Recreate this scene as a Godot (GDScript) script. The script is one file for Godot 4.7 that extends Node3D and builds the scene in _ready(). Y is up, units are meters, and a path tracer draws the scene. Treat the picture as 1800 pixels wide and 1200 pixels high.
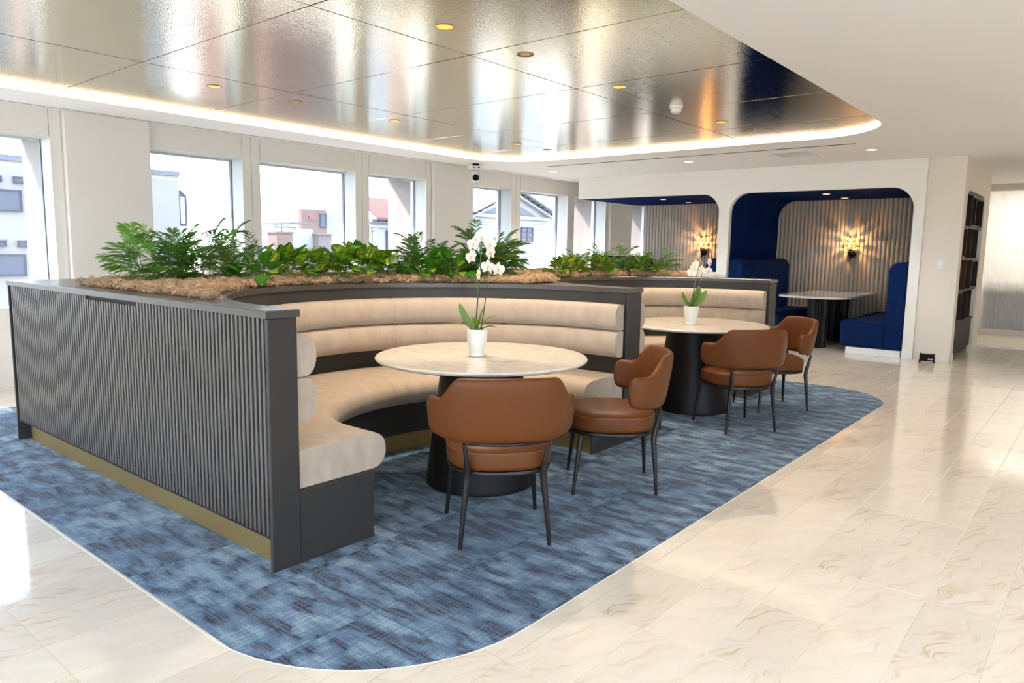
extends Node3D

# ---------- mesh builder: a soup of outward triangles, welded into smooth normals at the end ----------
class MB:
	var P := PackedVector3Array()
	var U := PackedVector2Array()
	var C := PackedColorArray()
	var col := Color.WHITE
	var uo := Vector2.ZERO
	var us := Vector2.ONE

	func tri(a: Vector3, b: Vector3, c: Vector3, ua := Vector2.ZERO, ub := Vector2.ZERO, uc := Vector2.ZERO) -> void:
		P.append(a); P.append(b); P.append(c)
		U.append(ua); U.append(ub); U.append(uc)
		C.append(col); C.append(col); C.append(col)

	func quad(a: Vector3, b: Vector3, c: Vector3, d: Vector3) -> void:
		tri(a, b, c); tri(a, c, d)

	func fix(start: int) -> void:      # a closed primitive: turn it outside out
		var vol := 0.0
		var o := P[start] if start < P.size() else Vector3.ZERO
		for i in range(start, P.size(), 3):
			vol += (P[i] - o).dot((P[i + 1] - o).cross(P[i + 2] - o))
		if vol < 0.0:
			for i in range(start, P.size(), 3):
				var t := P[i + 1]; P[i + 1] = P[i + 2]; P[i + 2] = t
				var u := U[i + 1]; U[i + 1] = U[i + 2]; U[i + 2] = u

	func tout(a: Vector3, b: Vector3, c: Vector3, o: Vector3) -> void:
		if (b - a).cross(c - a).dot(a + b + c - 3.0 * o) < 0.0:
			tri(a, c, b)
		else:
			tri(a, b, c)

	func box(c: Vector3, s: Vector3, bev := 0.0, B := Basis()) -> void:
		var h := s * 0.5
		var b := minf(bev, minf(h.x, minf(h.y, h.z)) * 0.95)
		if b <= 0.0:
			for ax in 3:
				for sg in [-1.0, 1.0]:
					var n := Vector3.ZERO; n[ax] = sg * h[ax]
					var u := Vector3.ZERO; u[(ax + 1) % 3] = h[(ax + 1) % 3]
					var v := Vector3.ZERO; v[(ax + 2) % 3] = h[(ax + 2) % 3]
					var q := [n - u - v, n + u - v, n + u + v, n - u + v]
					for k in 4: q[k] = c + B * q[k]
					tout(q[0], q[1], q[2], c); tout(q[0], q[2], q[3], c)
			return
		var pt := func(sx: float, sy: float, sz: float, ax: int) -> Vector3:
			var p := Vector3(sx * (h.x - b), sy * (h.y - b), sz * (h.z - b))
			if ax == 0: p.x = sx * h.x
			elif ax == 1: p.y = sy * h.y
			else: p.z = sz * h.z
			return c + B * p
		for ax in 3:
			for sg in [-1.0, 1.0]:
				var q := []
				for k in [[-1.0, -1.0], [1.0, -1.0], [1.0, 1.0], [-1.0, 1.0]]:
					var s3 := Vector3.ZERO
					s3[ax] = sg; s3[(ax + 1) % 3] = k[0]; s3[(ax + 2) % 3] = k[1]
					q.append(pt.call(s3.x, s3.y, s3.z, ax))
				tout(q[0], q[1], q[2], c); tout(q[0], q[2], q[3], c)
		for ax in 3:                       # edges along ax
			var a1 := (ax + 1) % 3
			var a2 := (ax + 2) % 3
			for s1 in [-1.0, 1.0]:
				for s2 in [-1.0, 1.0]:
					var lo := Vector3.ZERO; lo[ax] = -1.0; lo[a1] = s1; lo[a2] = s2
					var hi := lo; hi[ax] = 1.0
					var q0: Vector3 = pt.call(lo.x, lo.y, lo.z, a1)
					var q1: Vector3 = pt.call(hi.x, hi.y, hi.z, a1)
					var q2: Vector3 = pt.call(hi.x, hi.y, hi.z, a2)
					var q3: Vector3 = pt.call(lo.x, lo.y, lo.z, a2)
					tout(q0, q1, q2, c); tout(q0, q2, q3, c)
		for sx in [-1.0, 1.0]:
			for sy in [-1.0, 1.0]:
				for sz in [-1.0, 1.0]:
					tout(pt.call(sx, sy, sz, 0), pt.call(sx, sy, sz, 1), pt.call(sx, sy, sz, 2), c)

	func span(x0: float, x1: float, y0: float, y1: float, z0: float, z1: float, bev := 0.0) -> void:
		box(Vector3((x0 + x1) * 0.5, (y0 + y1) * 0.5, (z0 + z1) * 0.5), Vector3(absf(x1 - x0), absf(y1 - y0), absf(z1 - z0)), bev)

	func grid(rows: Array, wrap_j := true, caps := true, wrap_i := false) -> void:
		var st := P.size()
		var ni := rows.size()
		var nj: int = rows[0].size()
		for i in (ni if wrap_i else ni - 1):
			var r0: PackedVector3Array = rows[i]
			var r1: PackedVector3Array = rows[(i + 1) % ni]
			for j in (nj if wrap_j else nj - 1):
				var k := (j + 1) % nj
				var u0 := float(i) / ni
				var u1 := float(i + 1) / ni
				var v0 := float(j) / nj
				var v1 := float(j + 1) / nj
				tri(r0[j], r0[k], r1[k], Vector2(u0, v0), Vector2(u0, v1), Vector2(u1, v1))
				tri(r0[j], r1[k], r1[j], Vector2(u0, v0), Vector2(u1, v1), Vector2(u1, v0))
		if wrap_j and caps and not wrap_i:
			for e in [0, ni - 1]:
				var r: PackedVector3Array = rows[e]
				var m := Vector3.ZERO
				for p in r: m += p
				m /= r.size()
				for j in nj:
					if e == 0: tri(m, r[(j + 1) % nj], r[j])
					else: tri(m, r[j], r[(j + 1) % nj])
		if wrap_j and (caps or wrap_i):
			fix(st)

	func tube(path: Array, rad: Array, sides := 8, flat := 1.0) -> void:
		var rows := []
		var up := Vector3.UP
		for i in path.size():
			var d: Vector3 = (path[mini(i + 1, path.size() - 1)] - path[maxi(i - 1, 0)]).normalized()
			if absf(d.dot(up)) > 0.97: up = Vector3.RIGHT if absf(d.x) < 0.9 else Vector3.BACK
			var s := d.cross(up).normalized()
			var t := s.cross(d)
			up = t
			var r: float = rad[mini(i, rad.size() - 1)]
			var row := PackedVector3Array()
			for j in sides:
				var a := TAU * j / sides
				row.append(path[i] + s * cos(a) * r + t * sin(a) * r * flat)
			rows.append(row)
		grid(rows)

	func lathe(prof: Array, segs := 32, at := Vector3.ZERO, B := Basis()) -> void:
		var rows := []
		for p in prof:
			var row := PackedVector3Array()
			for j in segs:
				var a := TAU * j / segs
				row.append(at + B * Vector3(cos(a) * p.x, p.y, sin(a) * p.x))
			rows.append(row)
		grid(rows)

	# poly in (x, z) of the map function; extruded from h0 to h1 along the third axis
	func prism(poly: PackedVector2Array, h0: float, h1: float, T := Transform3D(), inset := 0.0) -> void:
		var pl := poly.duplicate()
		if MB.area(pl) < 0.0: pl.reverse()
		var st := P.size()
		var top := MB.shrink(pl, inset) if inset > 0.0 else pl
		for e in 2:
			var q2: PackedVector2Array = top if e == 0 else pl
			var hh := h1 if e == 0 else h0
			var idx := Geometry2D.triangulate_polygon(q2)
			for i in range(0, idx.size(), 3):
				var a := q2[idx[i]]
				var b := q2[idx[i + 1]]
				var c := q2[idx[i + 2]]
				if ((b - a).cross(c - a) < 0.0) == (e == 0):
					var t := b; b = c; c = t
				tri(T * Vector3(a.x, hh, a.y), T * Vector3(b.x, hh, b.y), T * Vector3(c.x, hh, c.y), (a - uo) / us, (b - uo) / us, (c - uo) / us)
		var n := pl.size()
		var hm := h1 if inset <= 0.0 else h1 - inset * signf(h1 - h0)
		for i in n:
			var j := (i + 1) % n
			quad(T * Vector3(pl[i].x, h0, pl[i].y), T * Vector3(pl[j].x, h0, pl[j].y), T * Vector3(pl[j].x, hm, pl[j].y), T * Vector3(pl[i].x, hm, pl[i].y))
			if inset > 0.0:
				quad(T * Vector3(pl[i].x, hm, pl[i].y), T * Vector3(pl[j].x, hm, pl[j].y), T * Vector3(top[j].x, h1, top[j].y), T * Vector3(top[i].x, h1, top[i].y))
		fix(st)

	static func area(pl: PackedVector2Array) -> float:
		var s := 0.0
		for i in pl.size():
			s += pl[i].cross(pl[(i + 1) % pl.size()])
		return s * 0.5

	static func shrink(pl: PackedVector2Array, d: float) -> PackedVector2Array:
		var out := PackedVector2Array()
		var sg := 1.0 if MB.area(pl) > 0.0 else -1.0
		var n := pl.size()
		for i in n:
			var e0 := (pl[i] - pl[(i + n - 1) % n]).normalized()
			var e1 := (pl[(i + 1) % n] - pl[i]).normalized()
			var n0 := Vector2(-e0.y, e0.x) * sg
			var n1 := Vector2(-e1.y, e1.x) * sg
			var m := (n0 + n1).normalized()
			out.append(pl[i] + m * d / maxf(0.35, m.dot(n0)))
		return out

	func mesh(crease := 40.0, colors := false) -> ArrayMesh:
		var nt := P.size() / 3
		var fn := PackedVector3Array(); fn.resize(nt)
		var un := PackedVector3Array(); un.resize(nt)
		for i in nt:
			var c := (P[3 * i + 1] - P[3 * i]).cross(P[3 * i + 2] - P[3 * i])
			fn[i] = c; un[i] = c.normalized()
		var N := PackedVector3Array(); N.resize(P.size())
		if crease <= 0.0:
			for i in P.size(): N[i] = un[i / 3]
		else:
			var at := {}
			var keys := PackedInt64Array(); keys.resize(P.size())
			for i in P.size():
				var p := P[i]
				var k := (int(round(p.x * 20000.0)) & 0xFFFFF) | ((int(round(p.y * 20000.0)) & 0xFFFFF) << 20) | ((int(round(p.z * 20000.0)) & 0xFFFFF) << 40)
				keys[i] = k
				if at.has(k): at[k].append(i / 3)
				else: at[k] = [i / 3]
			var lim := cos(deg_to_rad(crease))
			for i in P.size():
				var me := un[i / 3]
				var s := Vector3.ZERO
				for f in at[keys[i]]:
					if un[f].dot(me) >= lim: s += fn[f]
				N[i] = s.normalized() if s.length_squared() > 0.0 else me
		var V := PackedVector3Array(); V.resize(P.size())
		var NN := PackedVector3Array(); NN.resize(P.size())
		var UU := PackedVector2Array(); UU.resize(P.size())
		var CC := PackedColorArray(); CC.resize(P.size())
		for i in nt:
			for k in 3:
				var s: int = 3 * i + [0, 2, 1][k]
				V[3 * i + k] = P[s]; NN[3 * i + k] = N[s]; UU[3 * i + k] = U[s]; CC[3 * i + k] = C[s]
		var a := []; a.resize(Mesh.ARRAY_MAX)
		a[Mesh.ARRAY_VERTEX] = V; a[Mesh.ARRAY_NORMAL] = NN; a[Mesh.ARRAY_TEX_UV] = UU
		if colors: a[Mesh.ARRAY_COLOR] = CC
		var m := ArrayMesh.new()
		m.add_surface_from_arrays(Mesh.PRIMITIVE_TRIANGLES, a)
		return m

const SIDE := Transform3D(Vector3(0, 0, 1), Vector3(1, 0, 0), Vector3(0, 1, 0), Vector3.ZERO)   # (z, y) profiles, extruded along x
const FRONT := Transform3D(Vector3(1, 0, 0), Vector3(0, 0, 1), Vector3(0, 1, 0), Vector3.ZERO)  # (x, y) profiles, extruded along z

# ---------- nodes ----------
var taken := {}
var M := {}
var rng := RandomNumberGenerator.new()

func numbered(n: String) -> String:
	var k: int = taken.get(n, 0)
	taken[n] = k + 1
	return n if k == 0 else "%s_%03d" % [n, k]

func tag(o: Node3D, label: String, category: String, group := "") -> void:
	o.set_meta("label", label)
	o.set_meta("category", category)
	if group != "": o.set_meta("group", group)

func thing(called: String, label: String, category: String, at := Vector3.ZERO, turn := 0.0, group := "") -> Node3D:
	var o := Node3D.new()
	o.name = numbered(called)
	add_child(o)
	o.position = at
	o.rotation.y = turn
	tag(o, label, category, group)
	return o

func put(called: String, m: Mesh, mat: Material, parent: Node3D, at := Vector3.ZERO) -> MeshInstance3D:
	var o := MeshInstance3D.new()
	o.name = called
	o.mesh = m
	o.material_override = mat
	o.position = at
	parent.add_child(o, true)
	return o

func part(called: String, b: MB, mat: Material, parent: Node3D, crease := 40.0, colors := false) -> MeshInstance3D:
	return put(called, b.mesh(crease, colors), mat, parent)

func struct(called: String, b: MB, mat: Material, label: String, crease := 0.0) -> MeshInstance3D:
	var o := put(called, b.mesh(crease), mat, self)
	o.set_meta("kind", "structure")
	o.set_meta("label", label)
	return o

func stuff(o: Node3D) -> void:
	o.set_meta("kind", "stuff")

func rounded(x0: float, x1: float, z0: float, z1: float, r: Array, n := 14) -> PackedVector2Array:
	# corners in order (x0,z0) (x1,z0) (x1,z1) (x0,z1); r gives the four radii
	var out := PackedVector2Array()
	var cs := [[x0 + r[0], z0 + r[0], PI, r[0]], [x1 - r[1], z0 + r[1], 1.5 * PI, r[1]], [x1 - r[2], z1 - r[2], 0.0, r[2]], [x0 + r[3], z1 - r[3], 0.5 * PI, r[3]]]
	for c in cs:
		if c[3] <= 0.0:
			out.append(Vector2(c[0], c[1]))
			continue
		for k in n + 1:
			var a: float = c[2] + 0.5 * PI * k / n
			out.append(Vector2(c[0] + cos(a) * c[3], c[1] + sin(a) * c[3]))
	return out

# ---------- materials ----------
func mat(c: Color, rough := 0.6, metal := 0.0, spec := 0.5) -> StandardMaterial3D:
	var m := StandardMaterial3D.new()
	m.albedo_color = c
	m.roughness = rough
	m.metallic = metal
	m.metallic_specular = spec
	return m

func glow(c: Color, e: float) -> StandardMaterial3D:
	var m := mat(c, 0.5)
	m.emission_enabled = true
	m.emission = c
	m.emission_energy_multiplier = e
	return m

func noise(freq: float, octaves := 3, sd := 1, kind := FastNoiseLite.TYPE_SIMPLEX_SMOOTH) -> FastNoiseLite:
	var n := FastNoiseLite.new()
	n.noise_type = kind
	n.frequency = freq
	n.fractal_octaves = octaves
	n.seed = sd
	return n

func noise_tex(n: FastNoiseLite, size := 256, c0 := Color.BLACK, c1 := Color.WHITE, normal := false, strength := 4.0) -> NoiseTexture2D:
	var t := NoiseTexture2D.new()
	t.width = size
	t.height = size
	t.seamless = true
	t.noise = n
	if normal:
		t.as_normal_map = true
		t.bump_strength = strength
	else:
		var g := Gradient.new()
		g.set_color(0, c0)
		g.set_color(1, c1)
		t.color_ramp = g
	return t

func image_tex(w: int, h: int, f: Callable) -> ImageTexture:
	var d := PackedByteArray()
	d.resize(w * h * 3)
	var k := 0
	for y in h:
		for x in w:
			var c: Color = f.call(x, y)
			d[k] = int(clampf(c.r, 0, 1) * 255.0)
			d[k + 1] = int(clampf(c.g, 0, 1) * 255.0)
			d[k + 2] = int(clampf(c.b, 0, 1) * 255.0)
			k += 3
	return ImageTexture.create_from_image(Image.create_from_data(w, h, false, Image.FORMAT_RGB8, d))

func tri_map(m: StandardMaterial3D, s: Vector3, world := false) -> StandardMaterial3D:
	m.uv1_triplanar = true
	m.uv1_world_triplanar = world
	m.uv1_scale = s
	return m

func relief(m: StandardMaterial3D, n: FastNoiseLite, cm: float, s: Vector3, size := 256) -> StandardMaterial3D:
	m.heightmap_enabled = true
	m.heightmap_texture = noise_tex(n, size)
	m.heightmap_scale = cm
	return tri_map(m, s)

func leafy(c: Color) -> StandardMaterial3D:
	var m := mat(c, 0.42)
	m.backlight_enabled = true
	m.backlight = Color(0.36, 0.44, 0.14)
	m.cull_mode = BaseMaterial3D.CULL_DISABLED
	return m

func make_materials() -> void:
	M.wall = mat(Color8(236, 233, 226), 0.75)
	M.wall_tan = mat(Color8(226, 218, 205), 0.7)
	M.white = mat(Color8(236, 236, 234), 0.6)
	M.ceil = mat(Color8(238, 236, 233), 0.8)
	M.reveal = mat(Color8(196, 200, 198), 0.5)
	M.grout = mat(Color8(240, 234, 224), 0.6)
	M.bronze = relief(mat(Color8(55, 53, 51), 0.46, 0.1, 0.4), noise(0.08, 2, 3), 0.01, Vector3(12, 12, 12))
	M.bronze_top = mat(Color8(74, 70, 66), 0.3, 0.2)
	M.flute = mat(Color8(84, 80, 76), 0.38, 0.25)
	M.shelf = mat(Color8(48, 38, 30), 0.55, 0.0, 0.3)
	M.shelf_back = mat(Color8(58, 46, 38), 0.6)
	M.dark = mat(Color8(40, 37, 35), 0.4, 0.1)
	M.black = mat(Color8(16, 15, 15), 0.5, 0.0, 0.25)
	M.slot = mat(Color8(28, 26, 26), 0.8)
	M.brass = mat(Color8(178, 152, 100), 0.42, 0.9)
	M.panel_metal = mat(Color8(212, 203, 182), 0.075, 1.0)
	M.panel_metal.normal_enabled = true
	M.panel_metal.normal_texture = noise_tex(noise(0.05, 2, 11), 512, Color.BLACK, Color.WHITE, true, 3.0)
	M.panel_metal.normal_scale = 0.2
	tri_map(M.panel_metal, Vector3(3.2, 3.2, 3.2), true)
	M.leather = relief(mat(Color8(97, 54, 23), 0.45, 0.0, 0.34), noise(0.11, 2, 5, FastNoiseLite.TYPE_CELLULAR), 0.025, Vector3(7, 7, 7))
	M.piping = mat(Color8(108, 62, 34), 0.42)
	M.leg = mat(Color8(42, 38, 38), 0.36, 0.55)
	M.cone = mat(Color8(20, 19, 19), 0.45, 0.1, 0.35)
	M.velvet = mat(Color8(188, 172, 155), 0.8)
	M.velvet.albedo_texture = noise_tex(noise(0.010, 4, 21), 512, Color(0.90, 0.89, 0.88), Color(1, 1, 1))
	M.velvet.rim_enabled = true
	M.velvet.rim = 0.5
	relief(M.velvet, noise(0.03, 3, 22), 0.14, Vector3(1.8, 0.9, 1.8), 512)
	M.navy = mat(Color8(5, 33, 78), 0.85)
	M.navy.metallic_specular = 0.25
	relief(M.navy, noise(0.06, 3, 31), 0.15, Vector3(4, 4, 4))
	M.navy_shell = mat(Color8(10, 37, 90), 0.9, 0.0, 0.12)
	M.flutewall = mat(Color8(178, 168, 154), 0.7)
	M.pot = mat(Color8(238, 236, 230), 0.32)
	M.petal = mat(Color8(247, 243, 238), 0.5)
	M.petal.backlight_enabled = true
	M.petal.backlight = Color(0.9, 0.88, 0.82)
	M.petal.cull_mode = BaseMaterial3D.CULL_DISABLED
	M.lip = mat(Color8(226, 176, 92), 0.5)
	M.stem = mat(Color8(96, 132, 52), 0.45)
	M.stake = mat(Color8(32, 36, 26), 0.5)
	M.strap = leafy(Color8(74, 110, 36))
	M.bark = mat(Color8(96, 72, 48), 0.9)
	M.frond = [leafy(Color8(44, 92, 30)), leafy(Color8(66, 116, 36)), leafy(Color8(32, 70, 30)), leafy(Color8(92, 138, 42))]
	M.pothos = leafy(Color.WHITE)
	M.pothos.vertex_color_use_as_albedo = true
	M.moss = mat(Color8(204, 174, 142), 0.9)
	M.mossbed = mat(Color8(140, 118, 96), 0.95)
	M.glass = mat(Color(1, 1, 1, 0.06), 0.02)
	M.glass.transparency = BaseMaterial3D.TRANSPARENCY_ALPHA
	M.gasket = mat(Color8(92, 98, 108), 0.5)
	M.granite = mat(Color8(138, 128, 122), 0.7)
	M.granite.albedo_texture = noise_tex(noise(0.25, 2, 41), 256, Color(0.7, 0.68, 0.68), Color(1, 1, 1))
	tri_map(M.granite, Vector3(1.6, 1.6, 1.6), true)
	M.gold = glow(Color(1.0, 0.76, 0.36), 1.15)
	M.led = glow(Color(1.0, 0.90, 0.76), 2.6)
	M.lamp = glow(Color(1.0, 0.88, 0.70), 3.0)
	M.plastic = mat(Color8(232, 232, 230), 0.4)
	# stone floor tiles: cream with slanting brown veins
	M.tiles = []
	for v in 6:
		var a := noise(0.010, 4, 50 + v)
		var b := noise(0.022, 3, 70 + v)
		var w := noise(0.006, 2, 90 + v)
		var amt: float = [0.35, 0.9, 0.55, 1.0, 0.2, 0.7][v]
		var tone: float = [1.0, 0.975, 0.99, 0.965, 1.005, 0.985][v]
		var t := image_tex(160, 320, func(x: int, y: int) -> Color:
			var s := 1.2
			var wx := x + 40.0 * w.get_noise_2d(x, y)
			var u := (wx * 1.0 + y * 0.45) * s
			var l := (y - wx * 0.4) * 0.09 * s
			var vein := pow(maxf(0.0, 1.0 - absf(a.get_noise_2d(u * 1.3, l)) * 5.5), 2.5)
			vein *= clampf(0.3 + 1.5 * b.get_noise_2d(x * 0.4, y * 0.16), 0.0, 1.0)
			var cloud := 0.5 + 0.5 * b.get_noise_2d(u * 0.6, l * 1.4)
			var c := Color8(232, 225, 214).lerp(Color8(218, 206, 188), cloud * 0.6)
			c = c.lerp(Color8(190, 160, 122), clampf(vein * amt * 0.7, 0, 0.7))
			return c * tone)
		var m := mat(Color.WHITE, 0.09)
		m.albedo_texture = t
		m.metallic_specular = 0.6
		M.tiles.append(m)
	# carpet tiles: blue, worn weave
	M.carpets = []
	for v in 6:
		var a := noise(0.02, 3, 150 + v)
		var b := noise(0.03, 2, 170 + v)
		var g := noise(0.4, 1, 190 + v)
		var bias: float = [0.02, -0.20, 0.22, -0.08, 0.30, 0.06][v]
		var t := image_tex(256, 256, func(x: int, y: int) -> Color:
			var big := a.get_noise_2d(x * 0.38, y * 0.85)
			var weft := b.get_noise_2d(x * 0.25, y * 5.5)
			var warp := b.get_noise_2d(x * 5.0 + 900.0, y * 0.22)
			var fine := g.get_noise_2d(x, y)
			var mask := smoothstep(0.02, 0.52, big * 1.35 - bias + 0.08)
			var lines := smoothstep(-0.12, 0.42, weft * 1.1 + warp * 0.5 + fine * 0.35)
			var dk := mask * (0.16 + 0.84 * lines)
			var lt := smoothstep(0.0, 0.7, -big * 0.9 + weft * 0.25 - warp * 0.35 + bias + fine * 0.2)
			var c := Color8(78, 104, 132)
			c = c.lerp(Color8(134, 158, 176), lt * 0.85)
			c = c.lerp(Color8(30, 31, 46), dk * 0.95)
			return c * (1.0 + 0.2 * fine))
		var m := mat(Color.WHITE, 0.95)
		m.albedo_texture = t
		m.metallic_specular = 0.2
		m.rim_enabled = true
		m.rim = 0.3
		M.carpets.append(m)
	# marble tops
	var na := noise(0.006, 4, 301)
	var nb := noise(0.02, 4, 302)
	var mt := image_tex(512, 512, func(x: int, y: int) -> Color:
		var wx := x + 60.0 * nb.get_noise_2d(x * 0.5, y * 0.5)
		var v := pow(maxf(0.0, 1.0 - absf(na.get_noise_2d(wx * 1.1 + y * 0.5, y * 1.2 - wx * 0.3)) * 6.0), 3.0)
		var cl := 0.5 + 0.5 * nb.get_noise_2d(x, y)
		var c := Color8(222, 217, 208).lerp(Color8(200, 194, 186), cl * 0.7)
		return c.lerp(Color8(140, 134, 130), v * 0.22))
	M.marble = mat(Color.WHITE, 0.1)
	M.marble.albedo_texture = mt
	tri_map(M.marble, Vector3(0.9, 0.9, 0.9))
	var bt := image_tex(128, 128, func(x: int, y: int) -> Color:
		var row := y / 8
		var xx := (x + (row % 2) * 8) % 16
		if y % 8 < 1 or xx < 1: return Color(0.86, 0.84, 0.82)
		var h := fmod(sin(float(row * 37 + ((x + (row % 2) * 8) / 16) * 91)) * 43758.5, 1.0)
		return Color(0.86, 0.82, 0.80).lerp(Color(1, 1, 1), absf(h)))
	M.brick = mat(Color8(100, 78, 73), 0.9)
	M.brick.albedo_texture = bt
	tri_map(M.brick, Vector3(0.7, 0.7, 0.7), true)
	M.brick_grey = M.brick.duplicate()
	M.brick_grey.albedo_color = Color8(98, 90, 90)
	M.stone = mat(Color8(112, 109, 106), 0.85)
	M.stone_white = mat(Color8(128, 130, 133), 0.85)
	M.rooftile = mat(Color8(82, 52, 48), 0.85)
	M.slate = mat(Color8(64, 70, 84), 0.6)
	M.farglass = mat(Color8(62, 70, 82), 0.2, 0.0, 0.2)
	M.farframe = mat(Color8(40, 46, 62), 0.5, 0.0, 0.2)

# ---------- the scene ----------
const TOP := 2.62          # white ceiling
const METAL := 2.665       # metal ceiling panels
const WX := -7.95          # inner face of the window wall
const NZ := -10.75         # front of the niche wall
const COUNTER := 1.108

func _ready() -> void:
	rng.seed = 7
	var cam := Camera3D.new()
	cam.name = "camera"
	cam.fov = 50.414
	cam.position = Vector3(0, 1.37, 0)
	cam.rotation = Vector3(-0.126753, 0.691459, 0.015577)
	cam.near = 0.05
	cam.far = 200.0
	cam.current = true
	add_child(cam)
	var e := Environment.new()
	var sky := Sky.new()
	var sm := ProceduralSkyMaterial.new()
	sm.sky_top_color = Color(0.78, 0.88, 1.0)
	sm.sky_horizon_color = Color(0.90, 0.95, 1.0)
	sm.ground_horizon_color = Color(0.8, 0.8, 0.8)
	sm.ground_bottom_color = Color(0.6, 0.6, 0.6)
	sm.sky_energy_multiplier = 1.0
	sm.ground_energy_multiplier = 1.0
	sky.sky_material = sm
	e.background_mode = Environment.BG_SKY
	e.sky = sky
	e.background_energy_multiplier = 14.0
	e.tonemap_mode = Environment.TONE_MAPPER_LINEAR
	e.tonemap_exposure = 0.92
	e.sdfgi_enabled = true
	e.ssao_enabled = true
	e.ssil_enabled = true
	var we := WorldEnvironment.new()
	we.name = "world_environment"
	we.environment = e
	add_child(we)
	var sun := DirectionalLight3D.new()
	sun.name = "sun"
	sun.light_color = Color(1.0, 0.96, 0.9)
	sun.light_energy = 7.0
	sun.light_angular_distance = 0.6
	sun.shadow_enabled = true
	add_child(sun)
	sun.look_at_from_position(Vector3.ZERO, Vector3(1.0, -1.15, -0.6))

	make_materials()
	build_shell()
	build_ceiling()
	build_floor()
	build_outside()
	build_niches()
	build_bookcase()
	build_counter()
	build_banquette(0)
	build_banquette(1)
	build_tables()
	build_chairs()
	build_orchids()
	build_plants()
	build_fittings()

func lamp_below(at: Vector3, energy: float, angle := 50.0, color := Color(1.0, 0.91, 0.79), size := 0.05) -> void:
	var l := SpotLight3D.new()
	l.name = "downlight_beam"
	l.light_color = color
	l.light_energy = energy
	l.spot_range = 12.0
	l.spot_attenuation = 2.0
	l.spot_angle = angle
	l.spot_angle_attenuation = 0.6
	l.light_size = size
	l.shadow_enabled = true
	add_child(l, true)
	l.position = at
	l.rotation = Vector3(-PI / 2, 0, 0)

var openings := [[3.43, 2.36], [1.405, 0.335], [0.105, -1.30], [-1.53, -2.637], [-3.555, -4.627], [-4.855, -6.263], [-6.493, -7.562], [-8.524, -9.526], [-9.772, -11.162], [-11.378, -12.47], [-13.4, -14.5]]

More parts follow.
